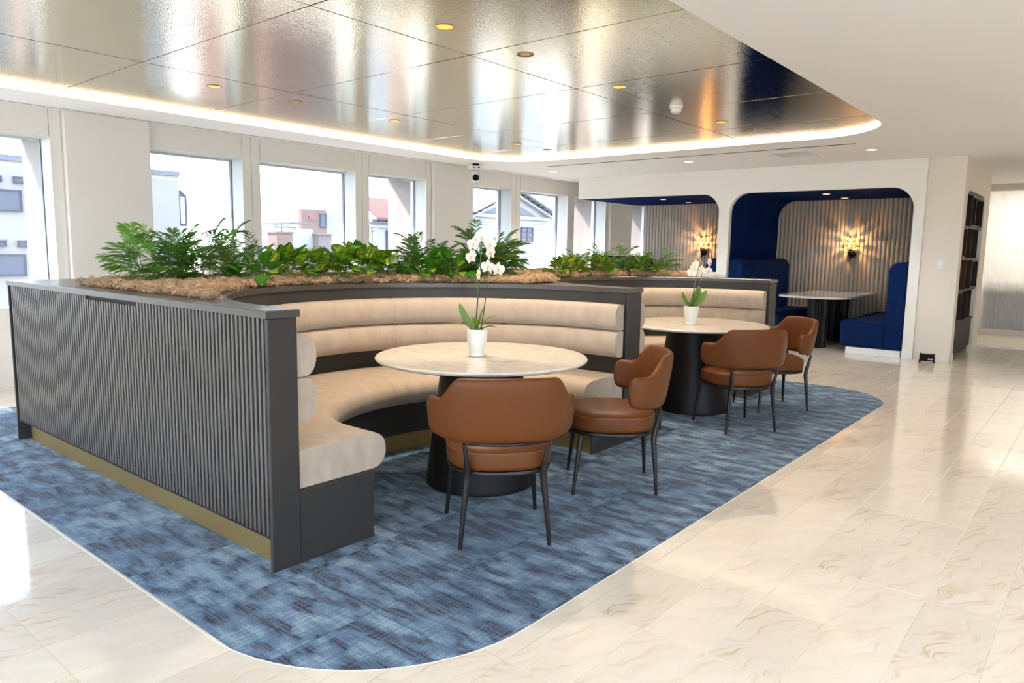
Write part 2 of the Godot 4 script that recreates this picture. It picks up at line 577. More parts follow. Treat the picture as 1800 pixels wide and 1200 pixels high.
func build_shell() -> void:
	var sill := 0.74
	var head := 2.365
	var b := MB.new()
	# core of the window wall
	b.span(WX - 0.35, WX - 0.012, -0.2, sill - 0.01, -15.6, 4.35)
	b.span(WX - 0.35, WX - 0.012, head + 0.012, 3.0, -15.6, 4.35)
	var z := 4.35
	for o in openings:
		b.span(WX - 0.35, WX - 0.012, sill - 0.01, head + 0.012, o[0] + 0.012, z)
		z = o[1] - 0.012
	b.span(WX - 0.35, WX - 0.012, sill - 0.01, head + 0.012, -15.6, z)
	var wall := struct("wall_left", b, M.wall, "pale cream window wall along the left side of the room")
	var low := MB.new()
	low.span(WX - 0.012, WX, 0.0, sill, -15.5, 4.0)
	part("sill_panel", low, M.wall, wall, 0.0)
	for i in openings.size():
		var o: Array = openings[i]
		var h := MB.new()
		h.span(WX - 0.012, WX, head, TOP, o[1] + 0.006, o[0] - 0.006)
		part("header_panel", h, M.wall, wall, 0.0)
		var nxt: float = openings[i + 1][0] if i + 1 < openings.size() else -15.5
		var c: float = o[1] - nxt
		if c < 0.4:
			for k in 2:
				var p := MB.new()
				var za: float = o[1] - c * 0.5 * k - (0.0 if k == 0 else 0.004)
				p.span(WX - 0.012, WX, sill, TOP, za - c * 0.5 + 0.004, za)
				part("pilaster", p, M.wall, wall, 0.0)
		else:
			var p := MB.new()
			p.span(WX - 0.012, WX, sill, TOP, o[1] - 0.095, o[1])
			part("pilaster", p, M.wall, wall, 0.0)
			var q := MB.new()
			q.span(WX - 0.012, WX + 0.055, 0.0, TOP, nxt, o[1] - 0.112, 0.004)
			part("pier_panel", q, M.wall, wall, 0.0)
		# the window itself
		var w := MB.new()
		var gx := -8.2
		w.span(gx, WX - 0.012, head, head + 0.011, o[1] - 0.011, o[0] + 0.011)
		w.span(gx, WX - 0.002, sill - 0.02, sill + 0.004, o[1] - 0.011, o[0] + 0.011)
		for s in 2:
			var zz: float = o[s] + (0.0055 if s == 0 else -0.0055)
			w.span(gx, WX - 0.012, sill, head, zz - 0.0055, zz + 0.0055)
		var wn := struct("window_%d" % (i + 1), w, M.reveal, "tall window with deep white reveals, number %d along the cream window wall" % (i + 1))
		var f := MB.new()
		f.span(gx - 0.03, gx + 0.012, sill, head, o[1], o[1] + 0.010)
		part("gasket", f, M.gasket, wn, 0.0)
		f = MB.new()
		f.span(gx - 0.03, gx + 0.012, sill, head, o[0] - 0.006, o[0])
		f.span(gx - 0.03, gx + 0.012, head - 0.02, head, o[1] + 0.010, o[0] - 0.006)
		f.span(gx - 0.03, gx + 0.012, sill, sill + 0.007, o[1] + 0.010, o[0] - 0.006)
		part("frame", f, M.reveal, wn, 0.0)
		var g := MB.new()
		g.span(gx - 0.012, gx - 0.004, sill + 0.007, head - 0.02, o[1] + 0.010, o[0] - 0.006)
		part("pane", g, M.glass, wn, 0.0)
	# granite cladding outside: deep piers between the groups of three windows
	var x := MB.new()
	x.span(-8.85, WX - 0.351, head + 0.05, 4.2, -16.0, 4.4)
	x.span(-8.85, WX - 0.351, -15.0, sill - 0.05, -16.0, 4.4)
	for p in [[4.4, 3.47], [2.33, 1.44], [-2.665, -3.52], [-7.60, -8.49], [-12.50, -13.37], [-14.53, -16.0]]:
		x.span(-8.85, WX - 0.351, sill - 0.05, head + 0.05, p[1], p[0])
	struct("wall_outside", x, M.granite, "speckled granite outside face of the building beyond the windows")
	# the other walls
	var wf := MB.new()
	wf.span(-8.3, 5.2, -0.2, 3.0, -17.4, -17.2)
	struct("wall_far", wf, M.wall, "plain far wall behind the frosted glass and the niches")
	var wr := MB.new()
	wr.span(5.0, 5.3, -0.2, 0.5, -17.2, 4.35)
	wr.span(5.0, 5.3, 2.4, 3.0, -17.2, 4.35)
	var rz := [2.6, 0.9, 0.6, -1.1, -1.4, -3.1]
	var za := 4.35
	for i in range(0, 6, 2):
		wr.span(5.0, 5.3, 0.5, 2.4, rz[i], za)
		za = rz[i + 1]
	wr.span(5.0, 5.3, 0.5, 2.4, -17.2, za)
	struct("wall_right", wr, M.wall, "cream wall with windows on the right side of the room, outside the view")
	for i in range(0, 6, 2):
		var g := MB.new()
		g.span(5.146, 5.154, 0.5, 2.4, rz[i + 1], rz[i])
		struct("window_%d" % (30 + i / 2), g, M.glass, "plain window pane in the right wall, number %d" % (i / 2 + 1))
	# the wall behind the camera has windows too
	var wb := MB.new()
	wb.span(-8.3, 5.2, -0.2, 0.45, 4.0, 4.3)
	wb.span(-8.3, 5.2, 2.45, 3.0, 4.0, 4.3)
	var bx := [-7.7, -5.9, -5.65, -3.85, -3.6, -1.8, -1.55, 0.25, 0.5, 2.3, 2.55, 4.35]
	var xa := -8.3
	for i in range(0, 12, 2):
		wb.span(xa, bx[i], 0.45, 2.45, 4.0, 4.3)
		xa = bx[i + 1]
	wb.span(xa, 5.2, 0.45, 2.45, 4.0, 4.3)
	struct("wall_back", wb, M.wall, "cream wall with wide windows behind the camera")
	for i in range(0, 12, 2):
		var f := MB.new()
		f.span(bx[i], bx[i] + 0.05, 0.45, 2.45, 4.16, 4.24)
		f.span(bx[i + 1] - 0.05, bx[i + 1], 0.45, 2.45, 4.16, 4.24)
		f.span(bx[i] + 0.05, bx[i + 1] - 0.05, 0.45, 0.5, 4.16, 4.24)
		f.span(bx[i] + 0.05, bx[i + 1] - 0.05, 2.4, 2.45, 4.16, 4.24)
		var wn := struct("window_%d" % (20 + i / 2), f, M.gasket, "wide window in the wall behind the camera, number %d" % (i / 2 + 1))
		var g := MB.new()
		g.span(bx[i] + 0.05, bx[i + 1] - 0.05, 0.5, 2.4, 4.196, 4.204)
		part("pane", g, M.glass, wn, 0.0)
	var ws := MB.new()
	ws.span(-8.3, WX, -0.2, 3.0, -17.2, -15.6)
	struct("wall_corner", ws, M.wall, "short wall closing the corner past the last window")

func ceiling_hole() -> PackedVector2Array:
	return rounded(-7.19, -1.855, -8.45, -0.62, [0.85, 0.85, 0.85, 0.85], 16)

func build_ceiling() -> void:
	var hole := ceiling_hole()
	var b := MB.new()
	for r in [[-8.3, -4.5], [-4.5, 5.2]]:
		var rect := PackedVector2Array([Vector2(r[0], -17.4), Vector2(r[1], -17.4), Vector2(r[1], 4.4), Vector2(r[0], 4.4)])
		for pl in Geometry2D.clip_polygons(rect, hole):
			b.prism(pl, TOP, TOP + 0.13)
	b.span(-8.3, 5.2, TOP + 0.13, TOP + 0.35, -17.4, 4.4)
	var c := struct("ceiling", b, M.ceil, "white plaster ceiling with a large rounded opening for the metal panels")
	# bronze mirror panels
	var xs := [-7.3, -5.545, -3.505, -1.70]
	var inner := MB.shrink(hole, -0.02)
	for i in 3:
		for k in 8:
			var z0 := 0.052 - 1.2617 * k
			var pl := PackedVector2Array([Vector2(xs[i] + 0.004, z0 - 0.004), Vector2(xs[i + 1] - 0.004, z0 - 0.004), Vector2(xs[i + 1] - 0.004, z0 - 1.2577), Vector2(xs[i] + 0.004, z0 - 1.2577)])
			for q in Geometry2D.intersect_polygons(pl, inner):
				var m := MB.new()
				m.prism(q, METAL + 0.014, METAL, Transform3D(), 0.002)
				part("metal_panel", m, M.panel_metal, c, 0.0)
	# the glowing strip round the edge of the opening
	var st := MB.new()
	var n := hole.size()
	var inn := MB.shrink(hole, 0.006)
	var rows := []
	for i in n:
		var a := hole[i]
		var d := inn[i]
		rows.append(PackedVector3Array([Vector3(a.x, TOP + 0.006, a.y), Vector3(d.x, TOP + 0.006, d.y), Vector3(d.x, METAL - 0.003, d.y), Vector3(a.x, METAL - 0.003, a.y)]))
	st.grid(rows, true, false, true)
	var led := part("led_strip_light", st, M.led, self, 30.0)
	tag(led, "glowing warm white light strip around the rounded edge of the metal ceiling", "light")
	for s in [[Vector3(-7.15, 2.643, -4.5), Vector3(0, -PI / 2, 0), 6.0], [Vector3(-1.90, 2.643, -4.5), Vector3(0, PI / 2, 0), 6.0], [Vector3(-4.5, 2.643, -8.41), Vector3(0, PI, 0), 3.6]]:
		var l := AreaLight3D.new()
		l.name = "led_strip_glow"
		l.area_size = Vector2(s[2], 0.04)
		l.light_color = Color(1.0, 0.88, 0.74)
		l.light_energy = 0.05
		l.shadow_enabled = true
		add_child(l, true)
		l.position = s[0]
		l.rotation = s[1]
	# round lights in the metal panels
	var rows2 := [[-3.185, -3.18, 0], [-3.185, -3.94, 1], [-3.185, -5.14, 0], [-3.185, -7.09, 0], [-3.185, -7.76, 1], [-5.88, -3.19, 0], [-5.88, -3.97, 1], [-5.88, -5.15, 0], [-5.88, -7.14, 0], [-5.88, -7.77, 1]]
	var where := ["nearest the camera in the right row", "second in the right row", "third in the right row", "fourth in the right row past the smoke detector", "farthest in the right row by the glowing edge", "nearest in the left row by the windows", "second in the left row", "third in the left row", "fourth in the left row", "farthest in the left row by the glowing edge"]
	for i in rows2.size():
		var r: Array = rows2[i]
		var t := thing("ceiling_light", ("lit golden round ceiling light, " if r[2] == 0 else "unlit round ceiling fixture with dark inside, ") + where[i], "light", Vector3(r[0], METAL, r[1]), 0.0, "round lights in the metal ceiling")
		var ring := MB.new()
		ring.lathe([Vector2(0.052, 0.0), Vector2(0.052, -0.004), Vector2(0.058, -0.004), Vector2(0.06, 0.0)], 28)
		part("trim_ring", ring, M.brass, t)
		var disc := MB.new()
		if r[2] == 0:
			disc.lathe([Vector2(0.001, -0.0015), Vector2(0.052, -0.0015), Vector2(0.052, 0.0), Vector2(0.001, 0.0)], 28)
			part("diffuser", disc, M.gold, t, 20.0)
			lamp_below(Vector3(r[0], METAL - 0.012, r[1]), 6.0 if r[0] > -4 else 3.0, 55.0)
		else:
			disc.lathe([Vector2(0.001, -0.0012), Vector2(0.052, -0.0012), Vector2(0.052, 0.0), Vector2(0.001, 0.0)], 28)
			part("dark_cup", disc, M.brass if i != 1 else M.dark, t, 20.0)
			var cup := MB.new()
			cup.lathe([Vector2(0.001, -0.003), Vector2(0.034, -0.003), Vector2(0.036, -0.001), Vector2(0.001, -0.001)], 24, Vector3(0.006, 0, 0.006))
			part("lens", cup, M.lip, t, 20.0)

func build_floor() -> void:
	var carpet := rounded(-6.98, -1.538, -7.88, -1.18, [0.72, 0.72, 0.78, 0.78], 16)
	var b := MB.new()
	b.span(-8.3, 5.2, -0.3, -0.0025, -17.4, 4.4)
	var fl := struct("floor", b, M.grout, "polished cream stone tile floor with pale joints")
	var px := 0.2474
	var pz := 0.4866
	var cells := []
	var lip := MB.shrink(carpet, -0.005)
	var fwd := Vector2(-0.64, -0.77)
	for i in range(-32, 20):
		for k in range(-3, 30):
			var x0 := -0.2222 + px * i
			var z0 := -0.7785 - pz * k
			if x0 < WX or x0 > 4.7: continue
			var pl := PackedVector2Array([Vector2(x0 + 0.0016, z0 - pz + 0.0016), Vector2(x0 + px - 0.0016, z0 - pz + 0.0016), Vector2(x0 + px - 0.0016, z0 - 0.0016), Vector2(x0 + 0.0016, z0 - 0.0016)])
			var c := Vector2(x0 + px * 0.5, z0 - pz * 0.5)
			var left := [pl]
			if c.x > -7.4 and c.x < -1.2 and c.y > -8.4 and c.y < -0.8: left = Geometry2D.clip_polygons(pl, lip)
			if left.is_empty(): continue
			var d := c.length()
			var along := c.dot(fwd) / d
			if along < 0.76: d += 100.0
			if c.x < -2.9 and c.y < -1.3 and c.y > -7.9: d += 40.0
			cells.append([d, Vector2(x0, z0 - pz), left, posmod(i * 7 + k * 11 + (i * k) % 5 + int(absf(sin(i * 12.9 + k * 78.2)) * 13.0), 6)])
	cells.sort_custom(func(a, c): return a[0] < c[0])
	var rest := []
	for v in 6: rest.append(MB.new())
	var shared := {}
	for n in cells.size():
		var c: Array = cells[n]
		var whole: bool = c[2].size() == 1 and c[2][0].size() == 4 and absf(MB.area(c[2][0])) > 0.118
		if n < 300 and whole:
			if not shared.has(c[3]):
				var m := MB.new()
				m.us = Vector2(px, pz)
				m.prism(PackedVector2Array([Vector2(0.0016, 0.0016), Vector2(px - 0.0016, 0.0016), Vector2(px - 0.0016, pz - 0.0016), Vector2(0.0016, pz - 0.0016)]), -0.0024, 0.0, Transform3D(), 0.0008)
				shared[c[3]] = m.mesh(0.0)
			put("stone_tile", shared[c[3]], M.tiles[c[3]], fl, Vector3(c[1].x, 0, c[1].y))
			continue
		for pl in c[2]:
			var m: MB = MB.new() if n < 300 else rest[c[3]]
			m.uo = c[1]
			m.us = Vector2(px, pz)
			m.prism(pl, -0.0024, 0.0, Transform3D(), 0.0 if not whole else 0.0008)
			if n < 300: part("stone_tile", m, M.tiles[c[3]], fl, 0.0)
	for v in 6:
		var o := part("distant_stone_tiles", rest[v], M.tiles[v], fl, 0.0)
		stuff(o)
	# carpet of square tiles with a cream edge
	var t := thing("carpet", "blue distressed carpet of square tiles with rounded corners under the booths", "carpet", Vector3.ZERO)
	var edge := MB.new()
	var out := MB.shrink(carpet, -0.004)
	var rows := []
	for i in carpet.size():
		var a := out[i]
		var d := carpet[i]
		rows.append(PackedVector3Array([Vector3(a.x, -0.0024, a.y), Vector3(d.x, -0.0024, d.y), Vector3(d.x, 0.001, d.y), Vector3(a.x, 0.0005, a.y)]))
	edge.grid(rows, true, false, true)
	part("edge_strip", edge, M.grout, t, 20.0)
	var cs := 0.49
	for i in 12:
		for k in 15:
			var x0 := -1.56 - cs * (i + 1) + 0.005
			var z0 := -1.19 - cs * k
			var pl := PackedVector2Array([Vector2(x0 + 0.0008, z0 - cs + 0.0008), Vector2(x0 + cs - 0.0008, z0 - cs + 0.0008), Vector2(x0 + cs - 0.0008, z0 - 0.0008), Vector2(x0 + 0.0008, z0 - 0.0008)])
			if i == 0: pl = PackedVector2Array([Vector2(x0 + 0.0008, z0 - cs + 0.0008), Vector2(-1.5, z0 - cs + 0.0008), Vector2(-1.5, z0 - 0.0008), Vector2(x0 + 0.0008, z0 - 0.0008)])
			for q in Geometry2D.intersect_polygons(pl, carpet):
				if absf(MB.area(q)) < 0.002: continue
				var m := MB.new()
				m.uo = Vector2(x0, z0 - cs)
				m.us = Vector2(cs, cs)
				if (i + k) % 2 == 1:
					m.us = Vector2(-cs, -cs)
				m.prism(q, -0.0024, -0.0002, Transform3D(), 0.001)
				part("carpet_tile", m, M.carpets[posmod(i * 5 + k * 3 + (i * k) % 4, 6)], t, 0.0)

func rect_part(called: String, x: float, t: float, y0: float, y1: float, z0: float, z1: float, m: Material, par: Node3D, bev := 0.0) -> void:
	var b := MB.new()
	b.span(x - t, x, y0, y1, z0, z1, bev)
	part(called, b, m, par, 0.0)

func far_window(par: Node3D, x: float, y0: float, y1: float, z0: float, z1: float, bars: int, rows := 1) -> void:
	var f := MB.new()
	var w := 0.05
	f.span(x - 0.04, x + 0.05, y0, y0 + w, z0, z1)
	f.span(x - 0.04, x + 0.05, y1 - w, y1, z0, z1)
	for k in bars + 1:
		var z := lerpf(z0, z1, float(k) / bars)
		f.span(x - 0.03, x + 0.06, y0, y1, z - w * 0.5, z + w * 0.5)
	for k in range(1, rows):
		var y := lerpf(y0, y1, float(k) / rows)
		f.span(x - 0.03, x + 0.06, y - 0.025, y + 0.025, z0, z1)
	var fr := part("window", f, M.farframe, par, 0.0)
	for k in bars:
		var g := MB.new()
		g.span(x - 0.04, x + 0.02, y0 + w, y1 - w, lerpf(z0, z1, (k + 0.02) / bars), lerpf(z0, z1, (k + 0.98) / bars))
		part("pane", g, M.farglass, fr, 0.0)

func build_outside() -> void:
	var g := MB.new()
	g.span(-90, -9.2, -15.2, -15.0, -110, 40)
	struct("ground", g, M.stone, "street level far below the windows")
	# pale office block with bands of windows
	var a := thing("office_building", "pale stone office block with bands of dark framed windows outside the leftmost window", "building", Vector3(-26, -15, -4))
	var w := MB.new()
	w.span(-8, 0, 0, 18.78, -3.85, 10)
	part("wall", w, M.stone, a, 0.0)
	rect_part("coping", 0.06, 8.1, 18.78, 18.95, -3.9, 10, M.slate, a)
	for y in [17.26, 15.32, 13.4]:
		for k in 3: far_window(a, 0.03, y, y + 0.66, -3.72 + 3.2 * k, -0.7 + 3.2 * k, 4)
	for y in [18.12, 16.2]:
		for k in 6: far_window(a, 0.03, y, y + 0.2, -3.86 + 0.63 * k, -3.58 + 0.63 * k, 1)
	# plain pale block with an angled bay
	var d := thing("plain_building", "blank pale tower block with a slate blue glazed bay outside the second window", "building", Vector3(-30, -15, -13))
	w = MB.new()
	w.span(-8, 0, 0, 19.12, -1.58, 2.6)
	part("wall", w, M.stone, d, 0.0)
	rect_part("coping", 0.08, 8.2, 19.12, 19.3, -1.62, 2.7, M.slate, d)
	var bay := MB.new()
	var prof := PackedVector2Array([Vector2(-1.58, 17.1), Vector2(-1.9, 17.1), Vector2(-1.9, 18.36), Vector2(-1.66, 18.56), Vector2(-1.58, 18.56)])
	bay.prism(prof, -2.0, 0.0, SIDE)
	part("bay_frame", bay, M.farframe, d, 0.0)
	var bg := MB.new()
	bg.span(-1.8, 0.02, 17.2, 18.3, -1.8, -1.62)
	part("bay_pane", bg, M.stone_white, d, 0.0)
	# red brick house with chimneys
	var r := thing("brick_house", "red brick house with two chimneys and a white cornice outside the third window", "building", Vector3(-36, -15, -24.5))
	w = MB.new()
	w.span(-8, 0, 0, 16.26, -1.05, 1.85)
	part("wall", w, M.brick, r, 0.0)
	w = MB.new()
	w.span(-8, 0.02, 0, 16.26, -3.2, -1.1)
	part("pale_wall", w, M.brick_grey, r, 0.0)
	for c in [[0.62, 1.62, 17.05, M.brick], [-2.03, -1.11, 17.0, M.brick_grey]]:
		w = MB.new()
		w.span(-0.9, 0.03, 16.2, c[2], c[0], c[1])
		w.span(-1.0, 0.10, c[2], c[2] + 0.08, c[0] - 0.08, c[1] + 0.08)
		part("chimney", w, c[3], r, 0.0)
	w = MB.new()
	w.span(-4, -0.5, 16.25, 17.36, -1.1, 0.6)
	part("white_penthouse", w, M.stone_white, r, 0.0)
	rect_part("penthouse_roof", -0.3, 4.0, 17.62, 17.70, -1.0, 0.5, M.slate, r)
	w = MB.new()
	w.tube([Vector3(-0.6, 17.1, 0.9), Vector3(-0.6, 17.66, 0.9)], [0.05, 0.05], 6)
	part("flue", w, M.slate, r)
	for z in [[0.0, 0.45], [-0.89, -0.46]]:
		far_window(r, 0.03, 15.0, 15.88, z[0], z[1], 1, 2)
		rect_part("lintel", 0.06, 0.2, 15.9, 15.98, z[0] - 0.08, z[1] + 0.08, M.rooftile, r)
	w = MB.new()
	w.prism(PackedVector2Array([Vector2(1.85, 16.31), Vector2(2.25, 16.25), Vector2(2.3, 15.95), Vector2(2.6, 15.8), Vector2(2.9, 15.7), Vector2(2.9, 15.3), Vector2(2.1, 15.3), Vector2(2.0, 14.4), Vector2(1.85, 14.4)]), -1.0, 0.15, SIDE)
	part("cornice", w, M.stone_white, r, 0.0)
	# brick block with a red sign, farther
	var k2 := thing("brick_annex", "brown brick rooftop block with a red sign behind the chimneys", "building", Vector3(-45, -15, -31.7))
	w = MB.new()
	w.span(-0.4, 0, 0, 18.97, -1.06, 1.05)
	part("wall", w, M.brick, k2, 0.0)
	w = MB.new()
	w.span(-0.4, -0.1, 0, 18.95, -2.6, -1.06)
	part("pale_wall", w, M.stone, k2, 0.0)
	rect_part("sign", 0.06, 0.1, 18.25, 18.52, 0.06, 0.44, mat(Color8(120, 40, 44), 0.6), k2)
	far_window(k2, 0.02, 17.7, 18.7, -1.0, -0.5, 1)
	w = MB.new()
	w.span(-5, -0.5, 0, 17.62, 1.1, 3.3)
	part("white_roof", w, M.stone_white, k2, 0.0)
	rect_part("roof_edge", -0.4, 4.0, 17.62, 17.72, 1.2, 3.0, M.slate, k2)
	# house with a red tile roof
	var h := thing("tile_roof_house", "white house with a red barrel tile roof and bracketed eaves outside the fourth window", "building", Vector3(-22, -15, -18.6))
	w = MB.new()
	w.span(-0.8, 0, 0, 17.4, -2.2, 0.55)
	part("wall", w, M.stone_white, h, 0.0)
	w = MB.new()
	w.span(-0.1, 0.12, 17.10, 17.20, -2.3, 0.6)
	w.span(-0.1, 0.2, 17.30, 17.42, -2.3, 0.65)
	part("cornice", w, M.stone_white, h, 0.0)
	var rows := []
	for k in 61:
		var z := 0.62 - 0.048 * k
		var bump := 0.035 * absf(sin(k * PI * 0.5))
		rows.append(PackedVector3Array([Vector3(0.45, 17.46 + bump, z), Vector3(-0.75, 18.28 + bump, z), Vector3(-0.75, 18.2, z), Vector3(0.45, 17.40, z)]))
	w = MB.new()
	w.grid(rows)
	part("tile_roof", w, M.rooftile, h, 30.0)
	for k in 16:
		w = MB.new()
		w.span(0.05, 0.42, 17.33, 17.41, 0.55 - 0.18 * k, 0.64 - 0.18 * k)
		part("bracket", w, M.farframe, h, 0.0)
	w = MB.new()
	w.lathe([Vector2(0.09, 10.0), Vector2(0.08, 16.95), Vector2(0.13, 17.0), Vector2(0.13, 17.08)], 12, Vector3(0.1, 0, 0.44))
	part("column", w, M.stone_white, h)
	far_window(h, 0.03, 16.2, 17.02, -0.38, -0.19, 1, 3)
	# white gabled house
	var q := thing("gabled_house", "white sided house with a wide dentilled gable outside the far windows", "building", Vector3(-24, -15, -28.75))
	w = MB.new()
	w.prism(PackedVector2Array([Vector2(-3.1, 0), Vector2(2.95, 0), Vector2(2.95, 18.0), Vector2(0, 19.15), Vector2(-3.1, 18.2)]), -6.0, 0.0, SIDE)
	part("wall", w, M.stone_white, q, 0.0)
	for s in 11:
		rect_part("siding", 0.03, 0.03, 16.2 + 0.15 * s, 16.33 + 0.15 * s, -3.1, 2.95, M.stone_white, q)
	for s in [[2.95, 17.98, 1], [-3.1, 18.15, -1]]:
		var e0 := Vector3(0.1, s[1] + 0.02, s[0] * 1.1)
		var e1 := Vector3(0.1, 19.32, 0)
		var dir := (e1 - e0)
		w = MB.new()
		var bb := Basis(Vector3(1, 0, 0), -atan2(dir.y, dir.z) if s[2] > 0 else -atan2(dir.y, dir.z))
		w.box((e0 + e1) * 0.5 + Vector3(0.0, 0.12, 0), Vector3(0.9, 0.12, dir.length()), 0.0, bb)
		part("gable_roof", w, M.stone_white, q, 0.0)
		w = MB.new()
		w.box((e0 + e1) * 0.5 + Vector3(-0.05, -0.16, 0), Vector3(0.5, 0.10, dir.length()), 0.0, bb)
		part("gable_moulding", w, M.stone_white, q, 0.0)
		for k in 8:
			w = MB.new()
			w.box(e0.lerp(e1, (k + 0.6) / 8.3) + Vector3(0.02, -0.03, 0), Vector3(0.5, 0.16, 0.20), 0.0, bb)
			part("dentil", w, M.farframe, q, 0.0)
	rect_part("sill_band", 0.2, 0.25, 17.9, 18.05, -3.2, 3.05, M.stone_white, q)
	w = MB.new()
	w.prism(PackedVector2Array([Vector2(-2.0, 18.1), Vector2(2.0, 18.1), Vector2(0, 18.8)]), 0.0, 0.06, SIDE)
	part("gable_vent", w, M.slate, q, 0.0)
	far_window(q, 0.06, 16.74, 17.5, -1.72, -0.78, 2, 3)

func arc2(cx: float, cy: float, r: float, a0: float, a1: float, n := 10) -> PackedVector2Array:
	var out := PackedVector2Array()
	for k in n + 1:
		var a := deg_to_rad(lerpf(a0, a1, float(k) / n))
		out.append(Vector2(cx + cos(a) * r, cy + sin(a) * r))
	return out

func bench(par_label: String, x_back: float, side: float, seat_w: float, z0: float, z1: float) -> void:
	# side +1: the back stands at x_back and the seat reaches towards +x
	var t := thing("velvet_bench", par_label, "bench", Vector3(x_back, 0, z0), 0.0, "navy velvet benches in the niches")
	var len := z0 - z1
	var base := MB.new()
	base.span(side * 0.02, side * (seat_w - 0.1), 0.0, 0.085, -len, 0.01)
	part("plinth", base, M.white, t, 0.0)
	var b := MB.new()
	var pl := PackedVector2Array()
	pl.append_array([Vector2(0, 0.086), Vector2(0.235, 0.086)])
	pl.append_array(arc2(0.235 - 0.13, 1.275 - 0.13, 0.13, 0, 90, 8))
	pl.append(Vector2(0, 1.275))
	if side < 0:
		for k in pl.size(): pl[k].x = -pl[k].x
	b.prism(pl, -len, -0.03, FRONT)
	b.prism(pl, -0.03, 0.0, FRONT, 0.02)
	part("backrest", b, M.navy, t, 35.0)
	for k in 21:
		var z := -0.05 - (len - 0.08) * (k + 0.5) / 21.0
		var rows := []
		for i in 9:
			var y := lerpf(0.5, 1.14, i / 8.0)
			var row := PackedVector3Array()
			for j in 8:
				var a := TAU * j / 8.0
				row.append(Vector3(side * (0.228 + 0.020 * cos(a)), y, z + 0.044 * sin(a)))
			rows.append(row)
		var c := MB.new()
		c.grid(rows)
		part("channel", c, M.navy, t, 60.0)
	var s := MB.new()
	var q := PackedVector2Array()
	q.append_array([Vector2(0.236, 0.10), Vector2(seat_w - 0.02, 0.10)])
	q.append_array(arc2(seat_w - 0.06, 0.46 - 0.06, 0.06, 0, 90, 6))
	q.append(Vector2(0.236, 0.46))
	if side < 0:
		for k in q.size(): q[k].x = -q[k].x
	s.prism(q, -len, 0.0, FRONT, 0.02)
	part("seat", s, M.navy, t, 35.0)

func sconce(at: Vector3, label: String) -> void:
	var t := thing("wall_sconce", label, "sconce", at, 0.0, "crystal globe sconces in the niches")
	var p := MB.new()
	p.lathe([Vector2(0.0, 0.0), Vector2(0.066, 0.0), Vector2(0.066, 0.014), Vector2(0.058, 0.02), Vector2(0.0, 0.02)], 24, Vector3(0.02, -0.17, 0.03), Basis(Vector3(1, 0, 0), PI / 2))
	part("backplate", p, M.black, t)
	p = MB.new()
	p.tube([Vector3(0.02, -0.17, 0.045), Vector3(0.012, -0.17, 0.12), Vector3(0.01, -0.14, 0.15), Vector3(0.01, -0.095, 0.15)], [0.011], 8)
	p.tube([Vector3(0.012, -0.27, 0.10), Vector3(0.012, -0.16, 0.10)], [0.012], 8)
	p.lathe([Vector2(0.0, 0.0), Vector2(0.035, 0.0), Vector2(0.028, 0.02), Vector2(0.0, 0.02)], 16, Vector3(0.01, -0.10, 0.15))
	p.lathe([Vector2(0.0, 0.0), Vector2(0.03, 0.0), Vector2(0.012, 0.02), Vector2(0.012, 0.035), Vector2(0.0, 0.035)], 16, Vector3(0.01, 0.088, 0.15))
	part("arm", p, M.black, t)
	var gl := MB.new()
	var c := Vector3(0.01, 0, 0.15)
	for r in 6:
		var lat := deg_to_rad(-62.0 + 25.0 * r)
		var n := int(round(11.0 * cos(lat)))
		for k in n:
			var a := TAU * (k + 0.5 * (r % 2)) / n
			var d := Vector3(cos(lat) * cos(a), sin(lat), cos(lat) * sin(a))
			var u := Vector3(-sin(a), 0, cos(a))
			var v := d.cross(u)
			var st := gl.P.size()
			var pts := [c + d * 0.098 + u * 0.0265, c + d * 0.098 + v * 0.0195, c + d * 0.098 - u * 0.0265, c + d * 0.098 - v * 0.0195]
			var tip := c + d * 0.108
			var bk := c + d * 0.088
			for j in 4:
				gl.tri(pts[j], pts[(j + 1) % 4], tip)
				gl.tri(pts[(j + 1) % 4], pts[j], bk)
			gl.fix(st)
	var am := mat(Color8(244, 216, 172), 0.08, 0.0, 0.8)
	am.backlight_enabled = true
	am.backlight = Color(1.0, 0.86, 0.62)
	part("crystal_globe", gl, am, t, 0.0)
	var bu := MB.new()
	bu.lathe([Vector2(0.0, -0.045), Vector2(0.02, -0.04), Vector2(0.034, -0.01), Vector2(0.034, 0.01), Vector2(0.02, 0.035), Vector2(0.0, 0.04)], 16, c)
	part("bulb", bu, glow(Color(1.0, 0.82, 0.52), 6.0), t)
	var l := OmniLight3D.new()
	l.name = "sconce_bulb_light"
	l.light_color = Color(1.0, 0.70, 0.38)
	l.light_energy = 0.36
	l.omni_range = 12.0
	l.omni_attenuation = 2.0
	l.light_size = 0.006
	l.shadow_enabled = true
	add_child(l, true)
	l.position = at + c

